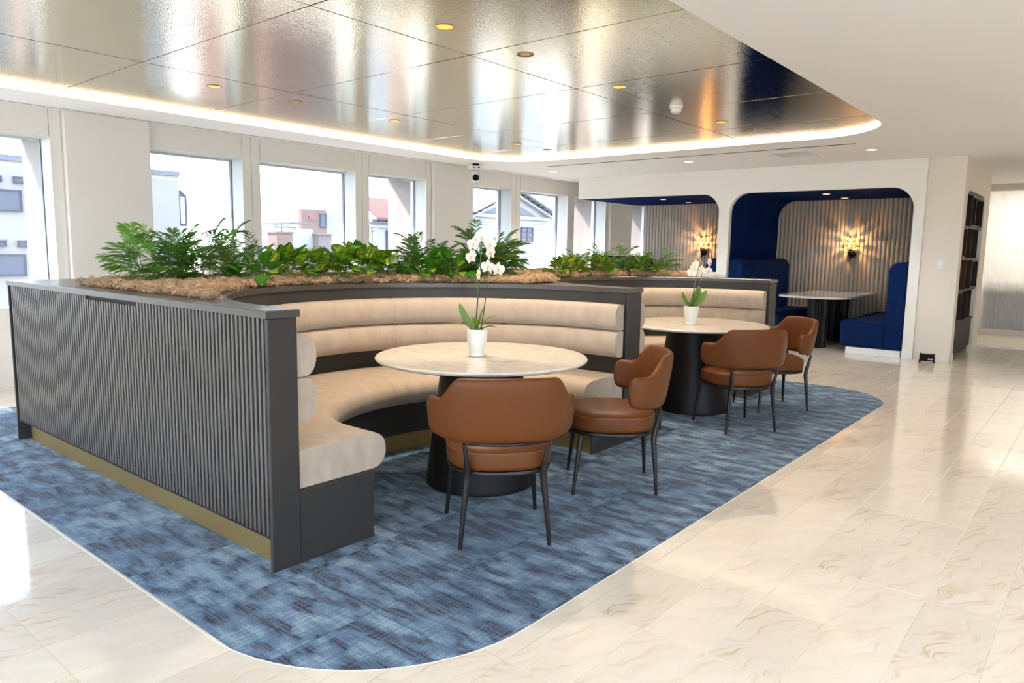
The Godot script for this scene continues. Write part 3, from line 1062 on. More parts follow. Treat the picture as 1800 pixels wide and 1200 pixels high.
func build_niches() -> void:
	var yt := 2.262
	var pl := PackedVector2Array([Vector2(-7.43, yt)])
	pl.append_array(arc2(-5.09, yt - 0.29, 0.29, 90, 0))
	pl.append_array([Vector2(-4.80, 0), Vector2(-4.63, 0)])
	pl.append_array(arc2(-4.34, yt - 0.29, 0.29, 180, 90))
	pl.append_array(arc2(-2.41, yt - 0.29, 0.29, 90, 0))
	pl.append_array([Vector2(-2.12, 0), Vector2(-1.99, 0), Vector2(-1.99, TOP), Vector2(-7.43, TOP)])
	var b := MB.new()
	b.prism(pl, NZ - 0.09, NZ, FRONT, 0.004)
	var wn := struct("wall_niche", b, M.wall, "cream wall with two round cornered niche openings at the end of the room", 30.0)
	var bs := MB.new()
	bs.span(-4.80, -4.63, 0.0, 0.1, NZ, NZ + 0.012)
	bs.span(-2.12, -1.99, 0.0, 0.1, NZ, NZ + 0.012)
	part("baseboard", bs, M.white, wn, 0.0)
	# navy lining of the niches
	var inr := PackedVector2Array([Vector2(-4.63, 0)])
	inr.append_array(arc2(-4.34, yt - 0.29, 0.29, 180, 90))
	inr.append_array(arc2(-2.41, yt - 0.29, 0.29, 90, 0))
	inr.append(Vector2(-2.12, 0))
	var ring := inr.duplicate()
	ring.append(Vector2(-2.08, 0))
	ring.append_array(arc2(-2.41, yt - 0.29, 0.33, 0, 90))
	ring.append_array(arc2(-4.34, yt - 0.29, 0.33, 90, 180))
	ring.append(Vector2(-4.67, 0))
	b = MB.new()
	b.prism(ring, -12.86, NZ - 0.091, FRONT)
	struct("wall_lining_right", b, M.navy_shell, "navy felt lining of the right niche, curved at the top corners", 30.0)
	ring = PackedVector2Array([Vector2(-7.43, yt)])
	ring.append_array(arc2(-5.09, yt - 0.29, 0.29, 90, 0))
	ring.append_array([Vector2(-4.80, 0), Vector2(-4.76, 0)])
	ring.append_array(arc2(-5.09, yt - 0.29, 0.33, 0, 90))
	ring.append(Vector2(-7.43, yt + 0.04))
	b = MB.new()
	b.prism(ring, -12.86, NZ - 0.091, FRONT)
	struct("wall_lining_left", b, M.navy_shell, "navy felt lining of the left niche beside the windows", 30.0)
	# fluted back walls
	var n := 0
	for r in [[-7.29, -4.77], [-4.66, -2.09]]:
		var q := PackedVector2Array()
		var cnt := int((r[1] - r[0]) / 0.0655)
		var pt: float = (r[1] - r[0]) / cnt
		for k in cnt:
			for j in 6:
				var a := PI * j / 6.0
				q.append(Vector2(r[0] + pt * (k + 0.5 - 0.5 * cos(a)), -12.875 + 0.026 * sin(a)))
		q.append_array([Vector2(r[1], -12.875), Vector2(r[1], -12.93), Vector2(r[0], -12.93)])
		b = MB.new()
		b.prism(q, 0.0, yt + 0.03)
		var w := struct("wall_niche_back_" + ["left", "right"][n], b, M.flutewall, "beige fluted back wall of the %s niche" % ["left", "right"][n], 55.0)
		n += 1
	# low wall with a white cap before the left niche
	b = MB.new()
	b.span(-7.43, -4.80, 0.0, 1.03, NZ - 0.09, NZ + 0.02)
	var lw := struct("wall_knee", b, M.wall, "low cream wall with a white cap before the left niche")
	b = MB.new()
	b.span(-7.45, -4.62, 1.03, 1.062, NZ - 0.11, NZ + 0.04, 0.004)
	part("cap", b, M.white, lw, 0.0)
	# lights in the niche ceilings
	var spots := [[-3.46, -11.52, "front light in the navy ceiling of the right niche"], [-3.455, -12.46, "rear light in the navy ceiling of the right niche"], [-6.15, -11.47, "front light in the navy ceiling of the left niche"], [-6.13, -12.40, "rear light in the navy ceiling of the left niche"]]
	for s in spots:
		downlight(Vector3(s[0], yt, s[1]), "small round recessed " + s[2], "small lights in the niche ceilings", 0.05, 0.9)
	bench("navy velvet bench along the left side of the right niche, channelled high back", -4.625, 1.0, 0.82, -10.80, -12.83)
	bench("navy velvet bench along the right side of the right niche, nearest the shelf wall", -2.125, -1.0, 0.81, -10.78, -12.83)
	bench("navy velvet bench at the right end of the left niche behind the low wall", -4.805, -1.0, 0.8, -10.87, -12.83)
	bench("navy velvet bench at the window end of the left niche, mostly behind the plants", -7.28, 1.0, 0.8, -10.95, -12.83)
	sconce(Vector3(-3.40, 1.545, -12.85), "lit crystal globe sconce on the fluted wall of the right niche")
	sconce(Vector3(-6.00, 1.54, -12.85), "lit crystal globe sconce on the fluted wall of the left niche")
	# table of the right niche
	var t := thing("niche_table", "oblong marble topped table on two dark fluted columns between navy benches", "table", Vector3(-3.42, 0, -11.8))
	b = MB.new()
	var top := rounded(-0.50, 0.50, -1.02, 1.02, [0.12, 0.12, 0.36, 0.36], 12)
	b.prism(top, 0.728, 0.758, Transform3D(), 0.006)
	part("tabletop", b, M.marble, t, 30.0)
	for z in [0.70, -0.36]:
		b = MB.new()
		var q := PackedVector2Array()
		for k in 96:
			var a := TAU * k / 96.0
			var rr := 0.135 + 0.007 * cos(k * TAU / 4.0)
			q.append(Vector2(cos(a) * rr + 0.08, sin(a) * rr + z))
		b.prism(q, 0.0, 0.727)
		part("column_leg", b, M.cone, t, 30.0)

func downlight(at: Vector3, label: String, group: String, r: float, energy: float, angle := 50.0) -> void:
	var t := thing("recessed_light", label, "light", at, 0.0, group)
	var ring := MB.new()
	ring.lathe([Vector2(r, 0.0), Vector2(r, -0.004), Vector2(r + 0.008, -0.003), Vector2(r + 0.009, 0.0)], 24)
	part("trim_ring", ring, M.white, t)
	var d := MB.new()
	d.lathe([Vector2(0.001, -0.002), Vector2(r, -0.002), Vector2(r, 0.0), Vector2(0.001, 0.0)], 24)
	part("diffuser", d, M.lamp, t, 20.0)
	lamp_below(at + Vector3(0, -0.012, 0), energy, angle, Color(1.0, 0.96, 0.91))

func build_bookcase() -> void:
	# the wall that carries the shelves, facing the walkway
	var z0 := -10.985
	var z1 := -12.62
	var b := MB.new()
	var pl := PackedVector2Array([Vector2(NZ - 0.03, 0), Vector2(NZ - 0.03, TOP), Vector2(-13.1, TOP), Vector2(-13.1, 0), Vector2(z1, 0)])
	pl.append_array(arc2(z1 + 0.22, 2.22 - 0.22, 0.22, 180, 90))
	pl.append_array(arc2(z0 - 0.22, 2.22 - 0.22, 0.22, 90, 0))
	pl.append(Vector2(z0, 0))
	b.prism(pl, -1.63, -1.565, SIDE)
	b.span(-1.989, -1.6305, 0.0, TOP, NZ - 0.09, NZ - 0.03)
	b.span(-2.07, -1.631, 0.0, TOP, -13.1, -13.04)
	var w := struct("wall_side", b, M.wall_tan, "tan wall column with the round topped opening for the dark shelves", 30.0)
	var bs := MB.new()
	bs.span(-1.985, -1.558, 0.0, 0.105, NZ - 0.03, NZ - 0.018)
	bs.span(-1.565, -1.555, 0.0, 0.105, z0, NZ - 0.018)
	bs.span(-1.565, -1.555, 0.0, 0.105, -13.1, z1)
	part("baseboard", bs, M.wall_tan, w, 0.0)
	var t := thing("bookcase", "dark bronze built in shelves of staggered boxes in the round topped opening", "bookcase", Vector3(-1.6, 0, z0))
	var L := z0 - z1
	b = MB.new()
	b.span(-0.43, -0.41, 0.05, 2.3, -L - 0.05, 0.05)
	part("back_panel", b, M.shelf_back, t, 0.0)
	for k in 2:
		b = MB.new()
		var zz := 0.03 if k == 0 else -L - 0.03
		b.span(-0.42, -0.04, 0.03, 2.3, zz - 0.02, zz + 0.02)
		part("side_panel", b, M.shelf, t, 0.0)
	b = MB.new()
	b.span(-0.40, 0.0, 0.06, 0.47, -L + 0.01, -0.01, 0.004)
	part("drawer_front", b, M.shelf, t, 0.0)
	var ys := [0.48, 0.905, 1.33, 1.755, 2.19]
	for k in 5:
		b = MB.new()
		b.span(-0.40, 0.015, ys[k] - 0.014, ys[k] + 0.014, -L + 0.01, -0.01, 0.003)
		part("shelf", b, M.shelf, t, 0.0)
	var ups := [[0.42, 0.98, 1.3], [0.62, 1.15], [0.36, 0.86, 1.42], [0.55, 1.0]]
	for k in 4:
		for u in ups[k]:
			b = MB.new()
			b.span(-0.40, 0.015, ys[k] + 0.015, ys[k + 1] - 0.015, -u - 0.014, -u + 0.014, 0.003)
			part("upright", b, M.shelf, t, 0.0)
	for p in [[3, 0.55, -0.30, -0.03], [3, 1.0, -0.30, -0.03], [2, 0.36, -0.38, -0.05], [0, 0.42, -0.36, -0.05]]:
		b = MB.new()
		b.span(p[2], p[3], ys[p[0]] + 0.03, ys[p[0] + 1] - 0.03, -p[1] + 0.015, -p[1] + 0.022)
		part("pale_panel", b, M.white, t, 0.0)
	for p in [[3, 0.57, 1.56], [1, 0.98, 1.56], [2, 0.06, 0.34], [0, 0.06, 0.40]]:
		b = MB.new()
		var ya: float = ys[p[0]] + 0.016
		var yb: float = ys[p[0] + 1] - 0.016
		for q in [[ya, ya + 0.022, p[1], p[2]], [yb - 0.022, yb, p[1], p[2]], [ya + 0.022, yb - 0.022, p[1], p[1] + 0.022], [ya + 0.022, yb - 0.022, p[2] - 0.022, p[2]]]:
			b.span(-0.06, 0.03, q[0], q[1], -q[3], -q[2], 0.002)
		part("box_frame", b, M.shelf, t, 0.0)
	for p in [[2, 0.80], [1, 0.30]]:
		b = MB.new()
		b.span(-0.31, -0.30, ys[p[0]] + 0.03, ys[p[0] + 1] - 0.03, -p[1], -p[1] + 0.012)
		part("shelf_light", b, glow(Color(1.0, 0.78, 0.48), 1.2), t, 0.0)
		var l := OmniLight3D.new()
		l.name = "shelf_glow"
		l.light_color = Color(1.0, 0.76, 0.46)
		l.light_energy = 0.05
		l.omni_attenuation = 2.0
		l.omni_range = 6.0
		l.light_size = 0.02
		l.shadow_enabled = true
		add_child(l, true)
		l.position = Vector3(-1.6 - 0.27, (ys[p[0]] + ys[p[0] + 1]) * 0.5, z0 - p[1] + 0.006)
	# frosted glass wall closing the walkway
	var g := MB.new()
	var q := PackedVector2Array()
	for k in 200:
		var x := -2.05 + 0.032 * k
		q.append(Vector2(x, -15.30))
		q.append(Vector2(x + 0.016, -15.288))
	q.append_array([Vector2(-2.05 + 0.032 * 200, -15.30), Vector2(-2.05 + 0.032 * 200, -15.31), Vector2(-2.05, -15.31)])
	g.prism(q, 0.10, 2.50)
	var fm := mat(Color(0.96, 0.97, 0.98, 0.72), 0.45)
	fm.transparency = BaseMaterial3D.TRANSPARENCY_ALPHA
	fm.backlight_enabled = true
	fm.backlight = Color(1, 1, 1)
	var gw := struct("window_14", g, fm, "bright frosted reeded glass screen at the end of the walkway", 30.0)
	b = MB.new()
	b.span(-2.07, 4.4, 0.0, 0.10, -15.34, -15.26)
	b.span(-2.07, 4.4, 2.50, TOP, -15.34, -15.26)
	part("frame_rail", b, M.wall_tan, gw, 0.0)
	b = MB.new()
	b.span(-2.30, -2.05, 0.0, TOP, -15.36, -13.1)
	struct("wall_walkway", b, M.wall_tan, "short tan return wall at the left of the frosted glass")
	b = MB.new()
	b.span(4.4, 5.0, 0.0, TOP, -15.36, -15.26)
	struct("wall_screen_end", b, M.wall_tan, "short wall at the right end of the frosted glass")
	b = MB.new()
	b.span(-2.05, 4.4, 0.0, 0.012, -15.26, -13.12)
	struct("trim_1", b, M.grout, "pale raised threshold strip before the frosted glass")
	var cred := thing("credenza", "blurred brown cabinet showing through the bottom of the frosted glass", "cabinet", Vector3(-0.9, 0, -15.62))
	b = MB.new()
	b.span(-0.9, 1.6, 0.12, 0.92, -0.25, 0.25, 0.01)
	part("body", b, M.bark, cred, 0.0)
	b = MB.new()
	b.span(-0.85, 1.55, 0.0, 0.119, -0.2, 0.2)
	part("base", b, M.dark, cred, 0.0)
	# a bright room lies behind the glass
	for x in [-1.0, 1.2, 3.2]:
		var l := AreaLight3D.new()
		l.name = "lobby_ceiling_light"
		l.area_size = Vector2(1.2, 0.6)
		l.light_color = Color(1.0, 0.97, 0.92)
		l.light_energy = 6.5
		l.shadow_enabled = true
		add_child(l, true)
		l.position = Vector3(x, TOP - 0.03, -16.3)
		l.rotation = Vector3(-PI / 2, 0, 0)
		var f := thing("lobby_light", "ceiling light panel behind the frosted glass, " + ("leftmost, beside the return wall" if x < 0 else ("in the middle" if x < 2 else "rightmost")), "light", Vector3(x, TOP - 0.003, -16.3), 0.0, "ceiling lights behind the frosted glass")
		b = MB.new()
		b.span(-0.6, 0.6, -0.015, 0.0, -0.3, 0.3)
		part("diffuser", b, M.lamp, f, 0.0)

# ---------- booths ----------
# each booth: centre x, centre z, half width of the back wall, and the ellipses of base and cushion fronts
const BOOTH := [[-2.85, -3.085, 1.34], [-2.77, -5.87, 1.26]]
const BX := -2.612         # open end of the booths

func booth_pt(k: int, t: float, ax: float, az: float) -> Vector2:
	var cx: float = BOOTH[k][0]
	var cz: float = BOOTH[k][1]
	var R: float = BOOTH[k][2]
	var s := BX - cx
	var total := 2.0 * s + PI * R
	var d := t * total
	if d <= s: return Vector2(BX - d, cz + az)
	if d >= total - s: return Vector2(cx + (d - (total - s)), cz - az)
	var a := (d - s) / R
	return Vector2(cx - sin(a) * ax, cz + cos(a) * az)

func build_counter() -> void:
	var t := thing("planter_counter", "long dark bronze planter counter with a ribbed front wrapped round both booths", "counter", Vector3.ZERO)
	var x0 := -5.77
	var zf := -1.632
	var zb := -7.315
	var body := PackedVector2Array([Vector2(x0, zf)])
	body.append(Vector2(BX - 0.022, zf))
	for k in 2:
		var R: float = BOOTH[k][2]
		for i in 41:
			var p := booth_pt(k, i / 40.0, R, R)
			if i == 0 or i == 40: p.x = BX - 0.022
			body.append(p)
	body.append(Vector2(BX - 0.022, zb))
	body.append(Vector2(x0, zb))
	var b := MB.new()
	b.prism(body, 0.13, 1.075)
	part("body", b, M.bronze, t, 30.0)
	# worktop
	var top := PackedVector2Array([Vector2(x0 - 0.02, -1.598), Vector2(BX + 0.006, -1.598)])
	for k in 2:
		var R: float = BOOTH[k][2] - 0.012
		for i in 49:
			var p := booth_pt(k, i / 48.0, R, R)
			if i == 0 or i == 48: p.x = BX + 0.006
			top.append(p)
	top.append(Vector2(BX + 0.006, zb - 0.01))
	top.append(Vector2(x0 - 0.02, zb - 0.01))
	b = MB.new()
	b.prism(top, 1.076, COUNTER, Transform3D(), 0.003)
	part("worktop", b, M.bronze_top, t, 30.0)
	# ribs of the front
	var rib := MB.new()
	var prof := PackedVector2Array()
	prof.append_array([Vector2(-0.0085, 0.0005), Vector2(-0.0085, 0.0165), Vector2(-0.0062, 0.019), Vector2(0.0062, 0.019), Vector2(0.0085, 0.0165), Vector2(0.0085, 0.0005)])
	rib.prism(prof, 0.148, 1.072)
	var ribm := rib.mesh(0.0)
	var short := MB.new()
	short.prism(prof, 0.148, 1.052)
	var shortm := short.mesh(0.0)
	var n := 92
	for i in n:
		var x := lerpf(x0 + 0.035, BX - 0.05, float(i) / (n - 1))
		var door := x > -4.46 and x < -3.83
		put("rib", shortm if door else ribm, M.flute, t, Vector3(x, 0, zf))
	b = MB.new()
	b.span(x0 + 0.001, BX - 0.023, 0.148, 1.074, zf - 0.004, zf + 0.0004)
	part("rib_backing", b, M.slot, t, 0.0)
	b = MB.new()
	b.span(-4.47, -3.82, 1.053, 1.0745, zf, zf + 0.004)
	part("door_slot", b, M.slot, t, 0.0)
	b = MB.new()
	b.span(x0, BX - 0.022, 0.141, 0.147, zf, zf + 0.022)
	part("bottom_rail", b, M.dark, t, 0.0)
	# brass plinth and end plates
	b = MB.new()
	b.span(x0 + 0.06, BX - 0.022, 0.0, 0.13, -1.74, -1.668)
	b.span(x0 + 0.06, -4.35, 0.0, 0.13, zb + 0.05, -1.74)
	part("brass_plinth", b, M.brass, t, 0.0)
	b = MB.new()
	b.span(x0 - 0.018, x0, 0.0, 1.0755, zb, zf + 0.026)
	part("end_plate", b, M.bronze, t, 0.0)
	var e0: float = BOOTH[0][1] + BOOTH[0][2]
	var e1: float = BOOTH[0][1] - BOOTH[0][2]
	var e2: float = BOOTH[1][1] + BOOTH[1][2]
	var e3: float = BOOTH[1][1] - BOOTH[1][2]
	for r in [[zf + 0.026, e0 - 0.001], [e1 + 0.001, e2 - 0.001], [e3 + 0.001, zb]]:
		b = MB.new()
		b.span(BX - 0.021, BX, 0.0, 1.0755, r[1], r[0], 0.004)
		part("end_plate", b, M.bronze, t, 0.0)

func sweep(k: int, t0: float, t1: float, sec: Callable, n: int, pinch := 0.0) -> MB:
	var rows := []
	for i in n + 1:
		var u := float(i) / n
		var tt := lerpf(t0, t1, u)
		var e := minf(u, 1.0 - u) * n
		var sc := 1.0
		if pinch > 0.0:
			if e == 0.0: sc = 1.0 - pinch
			elif e == 1.0: sc = 1.0 - pinch * 0.12
			# the two end rings sit close together so that the ends stay crisp
			if e == 1.0: tt = lerpf(t0, t1, 0.2 / n if u < 0.5 else 1.0 - 0.2 / n)
		rows.append(sec.call(k, tt, sc))
	var b := MB.new()
	b.grid(rows)
	return b

func roll_section(k: int, t: float, sc: float, y0: float, y1: float) -> PackedVector3Array:
	var R: float = BOOTH[k][2]
	var h := (y1 - y0) * 0.5
	var ym := (y0 + y1) * 0.5
	var out := PackedVector3Array()
	var pts := [Vector2(0.0, -0.97)]
	pts.append(Vector2(0.28, -1.0))
	for j in 13:
		var a := lerpf(-90, 90, j / 12.0)
		pts.append(Vector2(0.40 + 0.60 * pow(absf(cos(deg_to_rad(a))), 0.85), signf(a) * pow(absf(sin(deg_to_rad(a))), 0.92)))
	pts.append(Vector2(0.28, 1.0))
	pts.append(Vector2(0.0, 0.97))
	for q in pts:
		var d: float = 0.003 + 0.112 * (0.5 + (q.x - 0.5) * sc)
		var p := booth_pt(k, t, R - d, R - d)
		out.append(Vector3(p.x, ym + q.y * h * sc, p.y))
	return out

func seat_section(k: int, t: float, sc: float) -> PackedVector3Array:
	var R: float = BOOTH[k][2]
	var s := R / 1.34
	var fx := 0.665 * s
	var fz := 0.845 * s
	var out := PackedVector3Array()
	var pts := [Vector2(0.0, 0.326), Vector2(0.5, 0.326), Vector2(0.80, 0.326)]
	for j in 11:
		var a := deg_to_rad(lerpf(-90, 90, j / 10.0))
		pts.append(Vector2(0.83 + 0.17 * pow(absf(cos(a)), 0.9), 0.412 + 0.086 * signf(a) * pow(absf(sin(a)), 0.9)))
	pts.append_array([Vector2(0.78, 0.503), Vector2(0.5, 0.508), Vector2(0.2, 0.500), Vector2(0.0, 0.495)])
	for q in pts:
		var f: float = 0.5 + (q.x - 0.5) * sc
		var y: float = 0.413 + (q.y - 0.413) * sc
		var p := booth_pt(k, t, lerpf(R - 0.004, fx, f), lerpf(R - 0.004, fz, f))
		out.append(Vector3(p.x, y, p.y))
	return out

func base_shape(k: int, ax: float, az: float, back: float) -> PackedVector2Array:
	var R: float = BOOTH[k][2] - back
	var pl := PackedVector2Array()
	for i in 41: pl.append(booth_pt(k, i / 40.0, R, R))
	for i in 41: pl.append(booth_pt(k, 1.0 - i / 40.0, ax, az))
	for i in pl.size(): pl[i].x = minf(pl[i].x, BX - 0.0205)
	return pl

func build_banquette(k: int) -> void:
	var R: float = BOOTH[k][2]
	var s := R / 1.34
	var t := thing("curved_banquette", ["curved beige velvet banquette nearest the camera, behind the first marble table", "curved beige velvet banquette of the farther booth, behind the second marble table"][k], "banquette", Vector3.ZERO, 0.0, "curved booth seats")
	var cuts := [0.006, 0.21, 0.40, 0.60, 0.79, 0.994]
	for r in [[0.999, 0.811], [0.809, 0.622]]:
		for i in 5:
			var y1: float = r[0]
			var y0: float = r[1]
			part("back_roll", sweep(k, cuts[i] + 0.0001, cuts[i + 1] - 0.0001, func(kk: int, tt: float, sc: float) -> PackedVector3Array: return roll_section(kk, tt, sc, y0, y1), 14, 0.02), M.velvet, t, 60.0)
	var sc2 := [0.004, 0.27, 0.5, 0.73, 0.996]
	for i in 4:
		part("seat_cushion", sweep(k, sc2[i] + 0.0001, sc2[i + 1] - 0.0001, seat_section, 16, 0.012), M.velvet, t, 60.0)
	var b := MB.new()
	b.prism(base_shape(k, 0.755 * s, 0.937 * s, 0.004), 0.125, 0.325)
	part("seat_base", b, M.bronze, t, 30.0)
	b = MB.new()
	b.prism(base_shape(k, 0.80 * s, 0.97 * s, 0.05), 0.0, 0.1245)
	part("brass_toe_kick", b, M.brass, t, 30.0)
	for sg in [1.0, -1.0]:
		b = MB.new()
		var za: float = BOOTH[k][1] + sg * 0.937 * s
		var zb: float = BOOTH[k][1] + sg * (R - 0.002)
		b.span(BX - 0.02, BX, 0.0, 0.325, minf(za, zb), maxf(za, zb), 0.003)
		part("end_panel", b, M.bronze, t, 0.0)

# ---------- tables and chairs ----------
func build_tables() -> void:
	var spots := [[-2.805, -3.115, "white marble round pedestal table nearest the camera, orchid on it"], [-2.78, -5.86, "white marble round pedestal table of the farther booth, orchid on it"]]
	for s in spots:
		var t := thing("round_table", s[2], "table", Vector3(s[0], 0, s[1]), 0.0, "round marble tables in the booths")
		var b := MB.new()
		b.lathe([Vector2(0.001, 0.728), Vector2(0.596, 0.728), Vector2(0.608, 0.733), Vector2(0.616, 0.744), Vector2(0.612, 0.750), Vector2(0.606, 0.753), Vector2(0.001, 0.753)], 96)
		part("tabletop", b, M.marble, t, 30.0)
		b = MB.new()
		b.lathe([Vector2(0.001, 0.700), Vector2(0.40, 0.712), Vector2(0.42, 0.7275), Vector2(0.001, 0.7275)], 48)
		part("support_plate", b, M.cone, t, 30.0)
		b = MB.new()
		b.lathe([Vector2(0.001, 0.006), Vector2(0.317, 0.006), Vector2(0.323, 0.012), Vector2(0.323, 0.03), Vector2(0.236, 0.70), Vector2(0.001, 0.70)], 64)
		part("pedestal", b, M.cone, t, 30.0)

func seat_ring(a: float, bb: float, y: float, n := 44, zc := 0.012) -> PackedVector3Array:
	var out := PackedVector3Array()
	for k in n:
		var t := TAU * k / n
		var c := cos(t)
		var s := sin(t)
		out.append(Vector3(a * signf(c) * pow(absf(c), 0.78), y, zc + bb * signf(s) * pow(absf(s), 0.78)))
	return out

func make_chair(label: String) -> Node3D:
	var t := thing("leather_armchair", label, "armchair", Vector3.ZERO, 0.0, "tan leather armchairs at the round tables")
	# seat cushion with a seam
	var b := MB.new()
	var rows := []
	for r in [[0.90, 0.360], [0.975, 0.366], [1.0, 0.384], [1.0, 0.436], [0.985, 0.449], [0.95, 0.460], [0.86, 0.473], [0.6, 0.480], [0.3, 0.482]]:
		rows.append(seat_ring(0.252 * r[0], 0.25 * r[0], r[1]))
	b.grid(rows)
	part("seat", b, M.leather, t, 60.0)
	b = MB.new()
	rows = []
	var ring := seat_ring(0.2525, 0.2505, 0.446)
	for k in ring.size():
		var row := PackedVector3Array()
		var d := Vector3(ring[k].x, 0, ring[k].z).normalized()
		for j in 6:
			row.append(ring[k] + d * 0.0035 * cos(TAU * j / 6) + Vector3.UP * 0.0035 * sin(TAU * j / 6))
		rows.append(row)
	b.grid(rows, true, false, true)
	part("piping", b, M.piping, t, 60.0)
	# wrap round backrest
	b = MB.new()
	rows = []
	var n := 80
	for i in n + 1:
		var lin := lerpf(-1.0, 1.0, float(i) / n)
		var th := 86.0 * signf(lin) * (1.0 - pow(1.0 - absf(lin), 1.35))
		var at := absf(th)
		var top := 0.808 - 0.006 * pow(at / 45.0, 2.0)
		top = lerpf(top, 0.694, smoothstep(38.0, 66.0, at))
		var bot := 0.505 + 0.018 * smoothstep(45.0, 85.0, at)
		var e := clampf((at - 76.0) / 10.0, 0.0, 1.0)
		var sh := pow(maxf(0.0, 1.0 - pow(e, 3.0)), 0.4)
		var ym := lerpf((top + bot) * 0.5, 0.604, smoothstep(90.0, 110.0, at))
		var hh := (top - bot) * 0.5 * sh
		var row := PackedVector3Array()
		var m := 24
		for j in m:
			var a := TAU * j / m
			var w := 0.026 * signf(cos(a)) * pow(absf(cos(a)), 0.75) * (0.45 + 0.55 * sh)
			var y := ym + hh * signf(sin(a)) * pow(absf(sin(a)), 0.42)
			var up := (y - 0.505) / 0.3
			var rx := 0.298 + 0.022 * up + 0.022 * smoothstep(45.0, 80.0, at) + w
			var rz := 0.256 + 0.045 * up + w
			var rad := deg_to_rad(th)
			row.append(Vector3(signf(th) * pow(absf(sin(rad)), 0.82) * rx, y, -0.012 - pow(maxf(cos(rad), 0.0), 0.82) * rz))
		rows.append(row)
	b.grid(rows)
	part("backrest", b, M.leather, t, 70.0)
	# frame
	b = MB.new()
	rows = []
	for r in [[0.86, 0.342], [0.975, 0.342], [0.985, 0.348], [0.975, 0.3595], [0.86, 0.3595]]:
		rows.append(seat_ring(0.252 * r[0], 0.25 * r[0], r[1]))
	b.grid(rows, true, false, true)
	part("seat_frame", b, M.leg, t, 40.0)
	b = MB.new()
	var pts := []
	for k in 15:
		var u := lerpf(-0.72, 0.72, k / 14.0)
		pts.append(Vector3(sin(u) * 0.298, 0.499, -0.012 - cos(u) * 0.262))
	b.tube(pts, [0.0075], 8)
	part("back_rail", b, M.leg, t, 60.0)
	for s in [-1.0, 1.0]:
		b = MB.new()
		b.tube([Vector3(s * 0.209, 0.006, -0.237), Vector3(s * 0.193, 0.18, -0.226), Vector3(s * 0.178, 0.32, -0.216), Vector3(s * 0.176, 0.365, -0.222), Vector3(s * 0.184, 0.44, -0.238), Vector3(s * 0.195, 0.501, -0.246)], [0.0095, 0.0125, 0.0165, 0.0165, 0.012, 0.0085], 10)
		part("leg", b, M.leg, t, 60.0)
		b = MB.new()
		b.tube([Vector3(s * 0.234, 0.006, 0.235), Vector3(s * 0.219, 0.18, 0.215), Vector3(s * 0.204, 0.342, 0.195)], [0.0095, 0.0125, 0.015], 10)
		part("leg", b, M.leg, t, 60.0)
	return t

func build_chairs() -> void:
	var spots := [
		[-2.232, -2.608, -130.75, "tan leather armchair seen from behind, nearest the camera at the first table"],
		[-2.20, -3.588, -51.2, "tan leather armchair seen from its side, right of the nearest chair at the first table"],
		[-2.223, -5.465, -126.8, "tan leather armchair seen from behind, at the farther table"],
		[-2.279, -6.391, -41.4, "tan leather armchair farthest away, half hidden behind another chair at the farther table"]]
	var first := make_chair(spots[0][3])
	for i in 4:
		var s: Array = spots[i]
		var o := first
		if i > 0:
			o = first.duplicate()
			o.name = numbered("leather_armchair")
			add_child(o)
			o.set_meta("label", s[3])
		o.position = Vector3(s[0], 0.0, s[1])
		o.rotation.y = deg_to_rad(s[2])

# ---------- plants ----------
func blade(path: Array, widths: Array, fold: float, side: Vector3) -> MB:
	var b := MB.new()
	var rows := []
	for i in path.size():
		var d: Vector3 = (path[mini(i + 1, path.size() - 1)] - path[maxi(i - 1, 0)]).normalized()
		var s := (side - d * side.dot(d)).normalized()
		var nn := s.cross(d)
		var w: float = widths[i]
		rows.append(PackedVector3Array([path[i] - s * w + nn * w * fold, path[i], path[i] + s * w + nn * w * fold]))
	b.grid(rows, false, false)
	return b

func bez(a: Vector3, c: Vector3, d: Vector3, n: int) -> Array:
	var out := []
	for i in n + 1:
		var t := float(i) / n
		out.append(a.lerp(c, t).lerp(c.lerp(d, t), t))
	return out

func petal_mesh(len: float, wid: float, cup: float) -> ArrayMesh:
	var b := MB.new()
	var rows := []
	for i in 8:
		var t := i / 7.0
		var w := wid * pow(sin(PI * clampf(0.06 + t * 0.90, 0, 1)), 0.6) * (0.55 + 0.45 * t)
		var row := PackedVector3Array()
		for j in 7:
			var u := lerpf(-1, 1, j / 6.0)
			row.append(Vector3(u * w, t * len - 0.05 * len * u * u, cup * (u * u * 0.5 - t * (1.0 - t))))
		rows.append(row)
	b.grid(rows, false, false)
	return b.mesh(80.0)

var petals := []

func flower(par: Node3D, at: Vector3, yaw: float, pitch: float, s: float) -> void:
	if petals.is_empty():
		petals = [petal_mesh(0.043, 0.027, 0.012), petal_mesh(0.041, 0.015, 0.010)]
	var b := MB.new()
	b.lathe([Vector2(0.0, -0.004), Vector2(0.003, 0.0), Vector2(0.0035, 0.005), Vector2(0.002, 0.009), Vector2(0.0, 0.010)], 10, Vector3(0, 0, 0.004), Basis(Vector3(1, 0, 0), PI / 2))
	b.lathe([Vector2(0.0, -0.002), Vector2(0.004, 0.0), Vector2(0.003, 0.007), Vector2(0.0, 0.010)], 8, Vector3(0, -0.008, 0.006), Basis(Vector3(1, 0, 0), 2.4))
	var f := part("flower", b, M.lip, par)
	f.position = at
	f.rotation = Vector3(pitch, yaw, rng.randf_range(-0.3, 0.3))
	f.scale = Vector3.ONE * s
	for p in [[0, 82.0], [0, -82.0], [1, 0.0], [1, 142.0], [1, -142.0]]:
		var o := put("petal", petals[p[0]], M.petal, f, Vector3(0, 0, 0.0 if p[0] == 0 else -0.002))
		o.rotation = Vector3(0, 0, deg_to_rad(p[1]))
		o.rotate_object_local(Vector3(1, 0, 0), 0.12)

